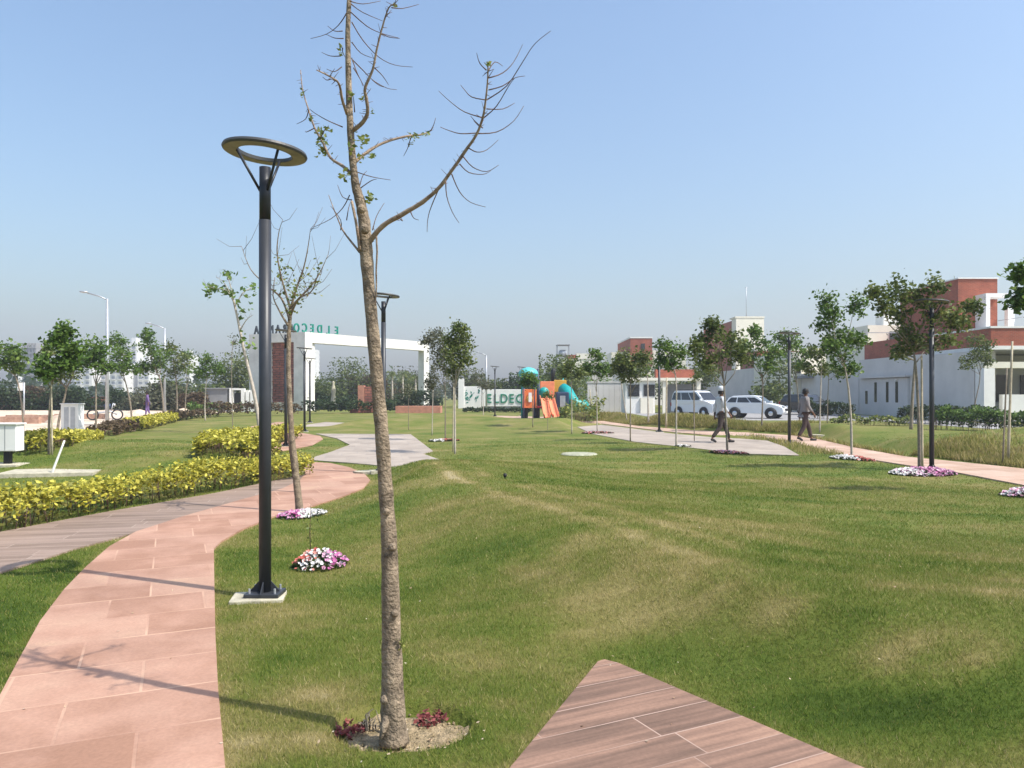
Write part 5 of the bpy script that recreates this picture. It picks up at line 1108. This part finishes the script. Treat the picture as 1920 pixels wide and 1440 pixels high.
# ------------------------------------------------------------------ cars
def lerp(a, b, t): return a + (b - a) * t
def car(label, loc, rz, L_, H_, W_, van=False):
    root = empty('parked_car', loc, rz, label=label, cat='car', group='white cars parked by the villas')
    # stations along x: (x, sill z, belt z, half width belt)
    def prof(pts, w_fn, name, m):
        """pts: side outline (x,z) closed; extruded over width with tumblehome & rounded edges"""
        mb = MB(); n = len(pts); ys = [-1, -.93, -.7, 0, .7, .93, 1]; vs = []
        for y in ys:
            k = {1: .965, .93: .99}.get(abs(y), 1.0)
            for x, z in pts:
                cx, cz = 0, .75; vs.append((cx + (x - cx) * k, y * w_fn(x, z), cz + (z - cz) * k))
        fs = [(j * n + i, j * n + (i + 1) % n, (j + 1) * n + (i + 1) % n, (j + 1) * n + i) for j in range(len(ys) - 1) for i in range(n)]
        fs += [tuple(range(n)), tuple(reversed(range((len(ys) - 1) * n, len(ys) * n)))]; mb.add(vs, fs, False)
        o = mb.build(name, m, root); bm = bmesh.new(); bm.from_mesh(o.data); bmesh.ops.recalc_face_normals(bm, faces=bm.faces); bm.to_mesh(o.data); bm.free()
        for p in o.data.polygons: p.use_smooth = len(p.vertices) == 4
        return o
    h = L_ / 2
    if van:
        lower = [(-h, .35), (h - .05, .3), (h, .55), (h - .02, .85), (h - .45, 1.02), (h - .75, 1.08), (-h + .03, 1.08), (-h - .01, .8)]
        cab = [(-h + .06, 1.07), (-h + .12, H_ - .18), (-h + .3, H_), (h - 1.75, H_), (h - 1.45, H_ - .06), (h - .78, 1.07)]
    else:
        lower = [(-h + .02, .34), (h - .1, .26), (h, .45), (h - .03, .64), (h - .3, .78), (h - .95, .93), (-h + .25, .95), (-h + .05, .92), (-h, .6)]
        cab = [(-h + .12, .93), (-h + .35, H_ - .16), (-h + .65, H_ - .03), (-.1, H_), (.25, H_ - .04), (h - 1.0, .92)]
    hw = W_ / 2
    prof(lower, lambda x, z: hw * (1 - .10 * max(0, abs(x) / h) ** 4), 'body', M['carwhite'])
    belt = 1.07 if van else .93
    wf = lambda x, z: hw * lerp(.95, .80, max(0, (z - belt) / (H_ - belt)))
    prof(cab, wf, 'cabin', M['carwhite'])
    # windows: side glass panes set 4 mm proud, windscreen
    def inset(fx0, fx1, s):
        # pane between x fractions along the cabin at heights belt+.05 .. H-.1, following the slope of front and rear pillars
        z0, z1 = belt + .05, H_ - .13
        xa0 = lerp(cab[0][0], cab[1][0], .1); xb0 = cab[-1][0] - .08; xa1 = cab[1][0] + .1; xb1 = (cab[-2][0] - .05)
        P = [(lerp(xa0, xb0, fx0), z0), (lerp(xa0, xb0, fx1), z0), (lerp(xa1, xb1, fx1), z1), (lerp(xa1, xb1, fx0), z1)]
        mb = MB(); vs = [(x, s * (wf(x, z) + .006), z) for x, z in P] + [(x, s * (wf(x, z) - .03), z) for x, z in P]
        mb.add(vs, [(0, 1, 2, 3), (4, 5, 6, 7), (0, 1, 5, 4), (1, 2, 6, 5), (2, 3, 7, 6), (3, 0, 4, 7)]); mb.build('side_window', M['glass'], root)
    for s in (-1, 1):
        for a, b in (((.03, .32), (.35, .64), (.67, .96)) if van else ((.05, .28), (.31, .62), (.65, .94))): inset(a, b, s)
    def screen(p0, p1, name):
        (xa, za), (xb, zb) = p0, p1; dx = .012 if xa > 0 else -.012
        a0 = (lerp(xa, xb, .08), lerp(za, zb, .08)); b0 = (lerp(xa, xb, .9), lerp(za, zb, .9)); mb = MB(); q = []
        for (x, z) in (a0, b0): q += [(x + dx, -(wf(x, z) - .09), z + .01), (x + dx, (wf(x, z) - .09), z + .01)]
        q += [(x - dx * 2, y, z) for x, y, z in q]; mb.add(q, [(0, 1, 3, 2), (4, 5, 7, 6), (0, 1, 5, 4), (2, 3, 7, 6), (0, 2, 6, 4), (1, 3, 7, 5)]); mb.build(name, M['glass'], root)
    screen(cab[-1], cab[-2], 'windscreen'); screen(cab[0], cab[1], 'rear_window')
    for sx in (-1, 1):
        for sy in (-1, 1):
            w = empty('wheel', (sx * (h - .78), sy * (hw - .09), .31)); w.parent = root
            mb = MB(); mb.lathe([(.2, -.1), (.29, -.1), (.315, -.06), (.315, .06), (.29, .1), (.2, .1)], 22, smooth=True); mb.v = [(x, z, y) for x, y, z in mb.v]; mb.build('tyre', M['black'], w)
            mb = MB(); mb.lathe([(0, .105 * sy), (.06, .115 * sy), (.19, .08 * sy), (.2, 0)], 14); mb.v = [(x, z, y) for x, y, z in mb.v]; mb.build('rim', M['chrome'], w)
            mb = MB(); mb.tube([(sx * (h - .78), sy * (hw - .16), .33), (sx * (h - .78), sy * (hw + .002), .33)], .36, 20); mb.build('wheel_arch', M['black'], root)
        mb = MB()
    for s in (-1, 1):
        mb = MB(); mb.box(h - .16, h - .01, s * (hw - .28) - .17, s * (hw - .28) + .17, .66 if not van else .70, .78 if not van else .9); mb.build('headlight', M['lampglass'], root, bevel=.03)
        mb = MB(); mb.box(-h - .01, -h + .1, s * (hw - .15) - .08, s * (hw - .15) + .08, .7, .95); mb.build('tail_light', M['redlens'], root, bevel=.02)
        mb = MB(); mb.box(cab[-1][0] - .2, cab[-1][0] - .05, s * (hw + .02), s * (hw + .17), belt, belt + .14); mb.build('mirror', M['carwhite'], root, bevel=.03)
    mb = MB(); mb.box(h - .07, h + .012, -.42, .42, .46, .62); mb.build('grille', M['black'], root, bevel=.02)
    mb = MB(); mb.box(h - .06, h + .025, -.22, .22, .36, .46); mb.build('number_plate', M['white'], root)
    if van: mb = MB(); mb.tube([(-h + .5, hw * .7, H_ + .05), (h - 1.9, hw * .7, H_ + .05)], .02, 6); mb.tube([(-h + .5, -hw * .7, H_ + .05), (h - 1.9, -hw * .7, H_ + .05)], .02, 6); mb.build('roof_rail', M['black'], root)
    return root
car('white hatchback parked with its nose to the right', ((1417 - CX) / FPX * 48, 48, .02), R(-32), 3.75, 1.42, 1.6)
car('boxy silver-white van parked left of the hatchback', ((1310 - CX) / FPX * 50, 50, .02), R(-58), 3.8, 1.72, 1.5, van=True)
c3 = car('dark car half hidden right of the hatchback', ((1515 - CX) / FPX * 56, 56, .02), R(-60), 4.0, 1.5, 1.7)
M['cardark'] = mat('black_car_paint', (.02, .02, .022), .25, .03, 1, spec=.7); c3['group'] = ''; del c3['group']
for ch in c3.children:
    if ch.name.split('.')[0] in ('body', 'cabin', 'mirror'): ch.data.materials.clear(); ch.data.materials.append(M['cardark'])

# ------------------------------------------------------------------ people
def skin(name, verts, edges, radii, m, parent, sub=2, root_i=0):
    me = bpy.data.meshes.new(name); me.from_pydata(verts, edges, []); o = bpy.data.objects.new(name, me); COL.objects.link(o)
    md = o.modifiers.new('s', 'SKIN'); md.use_smooth_shade = True
    for i, r_ in enumerate(radii): me.skin_vertices[0].data[i].radius = r_ if hasattr(r_, '__len__') else (r_, r_)
    me.skin_vertices[0].data[root_i].use_root = True
    ms_ = o.modifiers.new('u', 'SUBSURF'); ms_.levels = sub; ms_.render_levels = sub
    bpy.context.view_layer.update(); nm = bpy.data.meshes.new_from_object(o.evaluated_get(bpy.context.evaluated_depsgraph_get()))
    bpy.data.objects.remove(o); nm.name = name; nm.materials.clear(); return link_mesh(name, nm, m, parent)
def person(label, loc, rz, shirt, trouser, stride=.33, cap=None, scale=1.0, armswing=.22, loose=1.0):
    """faces +x; z up; about 1.70 m"""
    root = empty('person', loc, rz, label=label, cat='person'); root.scale = (scale,) * 3
    s = stride
    # joints
    pel = (0, 0, .92); ch = (.02, 0, 1.28); nk = (.035, 0, 1.46); hd = (.06, 0, 1.58); tp_ = (.05, 0, 1.66)
    ja = dict(hipL=(0, .09, .88), kneeL=(s * .62, .09, .50), ankL=(s * .95, .09, .10), toeL=(s * .95 + .19, .10, .05),
              hipR=(0, -.09, .88), kneeR=(-s * .12, -.09, .49), ankR=(-s * .85, -.09, .16), toeR=(-s * .85 + .15, -.10, .035),
              shL=(.02, .18, 1.40), elL=(-armswing * .5, .23, 1.13), wrL=(-armswing * .6, .24, .88), paL=(-armswing * .5, .24, .80),
              shR=(.02, -.18, 1.40), elR=(armswing * .35, -.23, 1.13), wrR=(armswing + .08, -.22, .92), paR=(armswing + .13, -.22, .85))
    V = [pel, ch, nk, hd, tp_]; Rd = [(.13, .10), (.14, .095), .05, (.082, .072), (.06, .055)]; E = [(0, 1), (1, 2), (2, 3), (3, 4)]
    def chain(start, names, rads):
        p = start
        for n_, r_ in zip(names, rads): V.append(ja[n_]); Rd.append(r_); E.append((p, len(V) - 1)); p = len(V) - 1
        return p
    chain(0, ['hipL', 'kneeL', 'ankL', 'toeL'], [.085, .055, .036, .032]); chain(0, ['hipR', 'kneeR', 'ankR', 'toeR'], [.085, .055, .036, .032])
    pl = chain(1, ['shL', 'elL', 'wrL', 'paL'], [.055, .038, .026, (.032, .02)]); pr = chain(1, ['shR', 'elR', 'wrR', 'paR'], [.055, .038, .026, (.032, .02)])
    for p, sg in ((pl, 1), (pr, -1)):          # five fingers each
        bx_, by_, bz_ = V[p]
        for k, (dx, ln) in enumerate(((-.028, .055), (-.01, .068), (.008, .072), (.024, .062))):
            V.append((bx_ + dx, by_, bz_ - ln * .6)); Rd.append(.009); E.append((p, len(V) - 1)); V.append((bx_ + dx + .012, by_ - sg * .012, bz_ - ln * 1.15)); Rd.append(.007); E.append((len(V) - 2, len(V) - 1))
        V.append((bx_ + .04, by_ - sg * .015, bz_ - .015)); Rd.append(.010); E.append((p, len(V) - 1))
    skin('body', V, E, Rd, M['skin'], root)
    # face: nose, ears, eyes
    mb = MB(); mb.tube([(.135, 0, 1.585), (.165, 0, 1.56)], [.008, .013], 6)
    for sg in (-1, 1): mb.lathe([(0, -.03), (.012, -.02), (.016, 0), (.012, .02), (0, .03)], 6, c=(.05, sg * .083, 1.575), smooth=True)
    mb.build('nose_and_ears', M['skin'], root)
    for sg in (-1, 1): mb = MB(); mb.lathe([(0, -.008), (.008, 0), (0, .008)], 8, c=(.138, sg * .03, 1.60)); mb.build('eye', M['hair'], root)
    mb = MB(); mb.lathe([(.088, -.03), (.098, .03), (.085, .08), (.05, .115), (0, .125)], 18, c=(.04, 0, 1.60), smooth=True); mb.lathe([(.082, -.07), (.09, -.01)], 18, c=(.025, 0, 1.60), smooth=True); mb.build('hair', M['hair'], root)
    if cap: mb = MB(); mb.lathe([(.1, .0), (.115, .05), (.10, .11), (.05, .15), (0, .155)], 18, c=(.04, 0, 1.64), smooth=True); mb.build('head_cloth', M[cap], root)
    # shirt
    l = loose; V = [(0, 0, .80), (0, 0, .95), (.02, 0, 1.15), (.02, 0, 1.33), (.03, 0, 1.44)]; Rd = [(.165 * l, .12 * l), (.16 * l, .12 * l), (.165 * l, .12), (.17, .115), (.07, .06)]; E = [(0, 1), (1, 2), (2, 3), (3, 4)]
    def ar(names, rads):
        p = 3
        for n_, r_ in zip(names, rads): V.append(n_); Rd.append(r_); E.append((p, len(V) - 1)); p = len(V) - 1
    for q_ in ('L', 'R'):
        sh, el, wr = Vector(ja['sh' + q_]), Vector(ja['el' + q_]), Vector(ja['wr' + q_]); ar([tuple(sh), tuple(el), tuple(el.lerp(wr, .75))], [.078, .056, .046])
    skin('shirt', V, E, Rd, M[shirt], root, root_i=1)
    V = [(0, 0, .93), ja['hipL'], ja['kneeL'], tuple(Vector(ja['kneeL']).lerp(Vector(ja['ankL']), .92)), ja['hipR'], ja['kneeR'], tuple(Vector(ja['kneeR']).lerp(Vector(ja['ankR']), .92))]
    skin('trousers', V, [(0, 1), (1, 2), (2, 3), (0, 4), (4, 5), (5, 6)], [(.14, .11), .10, .075, .062, .10, .075, .062], M[trouser], root)
    for q_ in ('L', 'R'):
        a_, t_ = Vector(ja['ank' + q_]), Vector(ja['toe' + q_]); skin('shoe', [tuple(a_ - Vector((.04, 0, .05))), tuple(a_ + Vector((.03, 0, -.03))), tuple(t_)], [(0, 1), (1, 2)], [.042, .048, .036], M['black'], root)
    return root
q = at(1350, 831); person('man in a pale shirt and white head cloth walking on the grey paving', q, R(8), 'shirt_w', 'trouser', stride=.36, cap='shirt_w', armswing=.14)
q = at(1508, 828); person('man in a loose grey shirt walking right along the path', q, R(2), 'shirt_g', 'trouser2', stride=.28, armswing=.12, loose=1.15)
q = Vector(((277 - CX) / FPX * 52, 52, .02)); person('distant person in purple clothing on the sandy ground', q, R(200), 'cloth_p', 'cloth_p', stride=.12, armswing=.1)
# parked motorbike on the sand
q = Vector(((197 - CX) / FPX * 44, 44, .02)); mk = empty('motorbike', q, R(25), label='dark motorbike parked on the sand beside the street light', cat='motorbike')
for x in (-.62, .62):
    mb = MB(); mb.lathe([(.24, -.05), (.3, -.05), (.32, 0), (.3, .05), (.24, .05)], 18, closed=True, smooth=True); mb.v = [(a + x, c, b + .32) for a, b, c in mb.v]; w = mb.build('wheel', M['black'], mk)
mb = MB(); mb.tube([(-.6, 0, .35), (-.2, 0, .45), (.3, 0, .5), (.62, 0, .32)], .05, 8); mb.tube([(.3, 0, .5), (.42, 0, 1.0)], .035, 8); mb.build('frame', M['galv'], mk)
mb = MB(); mb.tube([(-.05, 0, .78), (.3, 0, .82)], [.12, .14], 10); mb.build('tank', M['navy'], mk)
mb = MB(); mb.box(-.7, -.02, -.13, .13, .74, .84); mb.build('seat', M['black'], mk, bevel=.03)
mb = MB(); mb.tube([(.38, -.35, 1.02), (.42, 0, 1.0), (.38, .35, 1.02)], .018, 6); mb.build('handlebar', M['black'], mk)
mb = MB(); mb.tube([(.46, 0, .88), (.52, 0, .88)], .09, 12); mb.build('headlight', M['lampglass'], mk)

# ------------------------------------------------------------------ site walls, far tree line and towers
bw = empty('boundary_wall', (-70, 78, 0), label='long brown brick boundary wall behind the sandy site', cat='wall')
mb = MB(); mb.box(0, 50.5, 0, .3, 0, 1.25); mb.build('brickwork', M['laterite'], bw)
mb = MB(); mb.box(0, 50.5, -.05, .35, 1.251, 1.33); mb.build('coping', M['darkgrey'], bw)
bs = MB(); rr = random.Random(17)
for i, (px, py, w, h) in enumerate([(20, 795, 3.0, .35), (70, 793, 3.2, .4), (150, 786, 3, .3)]):
    q = Vector(((px - CX) / FPX * (2232 / (py - HOR)), 2232 / (py - HOR), .02)); mb = MB(); mb.box(-w / 2, w / 2, -.12, .12, 0, h); mb.box(-w / 2, -w / 2 + .25, -.1, 2.2, 0, h - .03)
    tag(mb.build('brick_wall', M['dustybrick'], None, loc=q), ['knee-high brick wall stub nearest the left edge', 'low brick foundation wall next to the leftmost stub', 'farther low brick wall left of the street light'][i], 'wall')
for i in range(7):
    px = [30, 65, 120, 210, 262, 300, 345][i]; dd = [42, 50, 40, 52, 60, 48, 58][i]; q = Vector(((px - CX) / FPX * dd, dd, .02)); mb = MB(); r1 = random.Random(i)
    n = 14; vs = [(0, 0, r1.uniform(.25, .5))] + [(r1.uniform(.7, 1.1) * math.cos(a * 6.283 / n), r1.uniform(.7, 1.1) * math.sin(a * 6.283 / n) * .6, -.02) for a in range(n)]
    mb.add([vs[0]] + vs[1:] + [(x * .5, y * .5, vs[0][2] * r1.uniform(.5, .8)) for x, y, z in vs[1:]], [(1 + a, 1 + (a + 1) % n, 1 + n + (a + 1) % n, 1 + n + a) for a in range(n)] + [(0, 1 + n + a, 1 + n + (a + 1) % n) for a in range(n)], True)
    tag(mb.build('sand_heap', M['sand'], None, loc=q), 'low heap of loose sand on the building site', 'sand heap', 'sand heaps on the building site')

# bushes and trees of the middle and far distance
def crown_mass(label, px, d, w, z0, z1, kind, seed, name='bush', cat='bush', group='far bushes and trees', leaf=.2, n=500, trunk=False):
    q = Vector(((px - CX) / FPX * d, d, 0)); root = empty(name, q, label=label, cat=cat, group=group); r = np.random.default_rng(seed); rr = random.Random(seed); C = []; Vv = []
    mb = MB()
    nb = max(5, int(w * 1.6))
    for _ in range(nb):
        cx, cy = r.uniform(-.5, .5) * w, r.uniform(-.4, .4) * min(w, 3); f = 1 - (2 * cx / w) ** 2 * .55; zz = r.uniform(z0 + (z1 - z0) * .25, z1 * 1.0) * f; zz = max(zz, z0 + .2); s = (z1 - z0) * r.uniform(.18, .32)
        m_ = int(n / nb); li = r.uniform(-.2, .2); C.append(np.array((cx, cy, zz)) + np.clip(r.normal(size=(m_, 3)), -1.5, 1.5) * np.array((s * 1.1, s, s * .8))); Vv.append(np.clip(r.normal(.42 + li, .2, m_), 0, 1))
        mb.tube([(cx * .25, cy * .25, -.05), (cx * .6, cy * .6, zz * .5), (cx, cy, zz)], [.05, .035, .015], 5)
    if z0 < .3: C.append(np.stack([r.uniform(-.5, .5, n // 3) * w, r.normal(0, .5, n // 3), np.abs(r.normal(0, .4, n // 3)) * (z1 - z0) * .7], 1)); Vv.append(r.uniform(.1, .6, n // 3))
    mb.build('stems' if not trunk else 'trunk', M['bark_grey'], root)
    C = np.concatenate(C); C[:, 2] = np.maximum(C[:, 2], .03); leaves('foliage' if not trunk else 'crown', C, leaf, M[kind], root, r, var=np.concatenate(Vv)); return root
CM = [('round dark scrub bush at the left edge behind the sand', 18, 72, 5.0, 0, 2.6, 'leaf_dark', 1100), ('dark scrub bush right of the round one', 62, 73, 4.5, 0, 2.1, 'leaf_brown', 900),
 ('grey scrub bush in front of the brown wall', 130, 71, 6, 0, 1.9, 'leaf_dark', 900), ('wide grey-green scrub behind the street light', 190, 74, 7, 0, 1.6, 'leaf_dark', 900), ('brownish scrub behind the tall-knob tree', 285, 70, 6, 0, 2.5, 'leaf_grey', 1000),
 ('olive scrub right of the second street light', 345, 71, 5, 0, 3.0, 'leaf_olive', 900), ('dry brown shrub left of the kiosk', 362, 66, 2.0, 0, 1.7, 'leaf_brown', 600),
 ('bushy tree behind the kiosk', 450, 78, 4.5, 0.6, 4.6, 'leaf_olive', 1300), ('dark tree behind the left wing of the portal', 485, 84, 4.5, .8, 5.6, 'leaf_olive', 1200),
 ('bushy green tree just inside the left portal pillar', 598, 92, 5.0, 0, 3.4, 'leaf_olive', 1300), ('wide brownish-green tree in the portal opening', 645, 95, 6.0, .8, 4.8, 'leaf_olive', 1700), ('brown-green tree behind the terracotta slab', 690, 96, 5.5, .8, 4.6, 'leaf_brown', 1400),
 ('leafy tree right of the front trunk in the portal', 745, 98, 5, .4, 4.2, 'leaf_olive', 1200), ('grey-green tree beside the right portal pillar', 783, 100, 5, .2, 4.6, 'leaf_grey', 1200),
 ('low dark shrubs under the right half of the beam', 760, 72, 6, 0, 1.6, 'leaf_dark', 900), ('low dark shrubs under the left half of the beam', 610, 74, 6, 0, 1.4, 'leaf_dark', 900),
 ('feathery grey-green tree behind the mural wall', 880, 88, 5.5, .8, 4.0, 'leaf_grey', 1200), ('grey-green bush behind the left end of the sign board', 905, 86, 4.5, .5, 3.2, 'leaf_olive', 1000), ('low grey bush behind the right half of the sign board', 950, 92, 6, .2, 2.8, 'leaf_grey', 900),
 ('dark shrub between playground roof and sign board', 975, 86, 3, .3, 3.4, 'leaf_dark', 800), ('green tree behind the orange playground panel', 1008, 86, 4, .5, 4.4, 'leaf_green', 1000), ('olive tree behind the playground tube', 1045, 78, 4.5, .8, 4.4, 'leaf_olive', 1100),
 ('green tree before the farthest white villa', 1085, 82, 4, .8, 4.6, 'leaf_green', 900), ('green tree in front of the small brick tower', 1210, 84, 4.5, 1, 5.2, 'leaf_olive', 1100),
 ('bushy tree behind the silver van', 1320, 78, 4, 1.2, 4.6, 'leaf_olive', 900), ('olive bush beside the white villa wall', 1455, 62, 3, .8, 3.6, 'leaf_olive', 700)]
for i, c in enumerate(CM): crown_mass(c[0], c[1], c[2], c[3], c[4], c[5], c[6], 200 + i, n=int(c[7] * 2.6), name='distant_tree' if 'tree' in c[0].split(' ')[0:4] or 'tree ' in c[0][:28] else 'bush', cat='tree' if 'tree ' in c[0][:34] else 'bush', leaf=.17, trunk='tree ' in c[0][:34])
# palms with white trunks inside the portal
def palm(label, px, d, H, seed):
    q = Vector(((px - CX) / FPX * d, d, 0)); root = empty('palm_tree', q, label=label, cat='palm', group='palms with pale trunks behind the portal'); r = random.Random(seed)
    mb = MB(); mb.tube([(0, 0, -.1), (.03, 0, H * .5), (0, 0, H)], [.16, .12, .1], 10); mb.build('trunk', M['bark_pale'], root)
    V = []; F = []
    for k in range(16):
        a = r.uniform(0, 6.28); el = r.uniform(.1, 1.1); L_ = r.uniform(1.3, 1.8); n = 9; prev = None
        for i in range(n):
            t = i / (n - 1); x = L_ * t * math.cos(el) ; z = H + L_ * (t * math.sin(el) - .75 * t * t); c = Vector((x * math.cos(a), x * math.sin(a), z)); sd_ = Vector((-math.sin(a), math.cos(a), 0))
            if i:
                for s in (-1, 1):
                    b = len(V); e = c + sd_ * s * .42 * (1 - abs(t - .45)) + Vector((0, 0, -.22)); V += [tuple(c), tuple(c + Vector((0, 0, .0)) + (prev - c) * .5), tuple(e)]; F.append((b, b + 1, b + 2))
            prev = c
    np_mesh('frond', V, F, M['leaf_olive'], root, {'var': ('FACE', np.random.default_rng(seed).uniform(0, 1, len(F)))})
for i, (lb, px, d, H) in enumerate([('palm immediately right of the front trunk within the portal', 735, 90, 3.8), ('middle palm of the three in the portal', 755, 92, 3.9), ('palm nearest the right portal pillar', 779, 94, 3.4)]): palm(lb, px, d, H, i)
# far tree line, one mass
r = np.random.default_rng(5); n = 14000; ang = r.uniform(-.85, .85, n); dist = r.uniform(170, 330, n); hN = 3.6 + 2.0 * np.sin(ang * 31) + 1.2 * np.sin(ang * 77 + 1) + .8 * np.sin(ang * 190)
C = np.stack([np.sin(ang) * dist, np.cos(ang) * dist, np.abs(r.uniform(0, 1, n)) * np.maximum(hN, 1.2)], 1)
o = leaves('far_tree_line', C, 1.1, M['leaf_dark'], None, r, elong=1.2); tag(o, 'low hazy line of trees along the horizon', 'trees', kind='stuff')
# towers
def tower(label, px0, px1, toppy, d, m, seed, slabs=False):
    x0, x1 = (px0 - CX) / FPX * d, (px1 - CX) / FPX * d; H = EYE + (HOR - toppy) / FPX * d; root = empty('tower_block', ((x0 + x1) / 2, d, 0), label=label, cat='apartment tower', group='distant apartment towers'); w = x1 - x0; r = random.Random(seed)
    if slabs:
        for k in range(int(H / 3)): mb = MB(); mb.box(-w / 2, w / 2, 0, 14, k * 3 + 2.5, k * 3 + 3.0); mb.build('floor_slab', M[m], root)
        for k in range(5): x = -w / 2 + .4 + k * (w - 1.4) / 4; mb = MB(); mb.box(x, x + .9, 1, 13, 0, H); mb.build('column', M[m], root)
        mb = MB(); mb.box(-w * .25, w * .25, 3, 12, 0, H - .5); mb.build('core', M[m], root)
    else:
        mb = MB(); mb.box(-w / 2, w / 2, 0, 14, 0, H); mb.build('wall', M[m], root); mb = MB(); mb.box(-w * .2, w * .2, 3, 9, H + .01, H + 3); mb.build('roof_block', M[m], root)
        ncol = max(2, int(w / 4.5))
        for k in range(ncol):
            x = -w / 2 + w * (k + .5) / ncol; mb = MB()
            for f in range(1, int(H / 3)): mb.box(x - .9, x + .9, -.12, -.01, f * 3 + .8, f * 3 + 2.2)
            mb.build('window_column', M['tower_win'], root)
            mb = MB()
            for f in range(1, int(H / 3)): mb.box(x - 1.2, x + 1.2, -.9, -.13, f * 3 + .3, f * 3 + .6)
            mb.build('balcony_column', M[m], root)
TW = [('unfinished grey concrete tower at the far left', 38, 66, 643, 420, 'tower_grey', True), ('dull grey half-built tower right of the unfinished one', 70, 88, 690, 430, 'tower_grey', True), ('pale low block behind the white cabinet', 140, 172, 665, 430, 'tower', False),
 ('white tower just left of the nearest street light', 176, 200, 690, 440, 'tower', False), ('white tower right of the nearest street light', 206, 232, 680, 430, 'tower', False), ('tallest white tower in the left skyline', 236, 256, 642, 450, 'tower', False), ('white tower right of the tallest one', 258, 280, 676, 440, 'tower', False), ('far pale tower behind the olive tree', 340, 356, 665, 500, 'tower', False),
 ('thin pale tower inside the left side of the portal', 578, 590, 655, 520, 'tower', True), ('small pale block at the left edge of the photo', 14, 30, 692, 450, 'tower', False)]
for i, t in enumerate(TW): tower(*t[:6], i, t[6])

# ------------------------------------------------------------------ the air
mb = MB(); mb.box(-930, 930, -70, 930, -1.2, 75); hz = mb.build('haze', None)
m = bpy.data.materials.new('haze_air'); m.use_nodes = True; nt = m.node_tree; nt.nodes.remove(nt.nodes['Principled BSDF']); pv = nt.nodes.new('ShaderNodeVolumePrincipled')
pv.inputs['Color'].default_value = (.90, .93, 1.0, 1); pv.inputs['Density'].default_value = .0009; pv.inputs['Anisotropy'].default_value = .2
nt.links.new(pv.outputs[0], nt.nodes['Material Output'].inputs['Volume']); hz.data.materials.append(m); tag(hz, 'pale daytime haze filling the air over the park', kind='stuff')
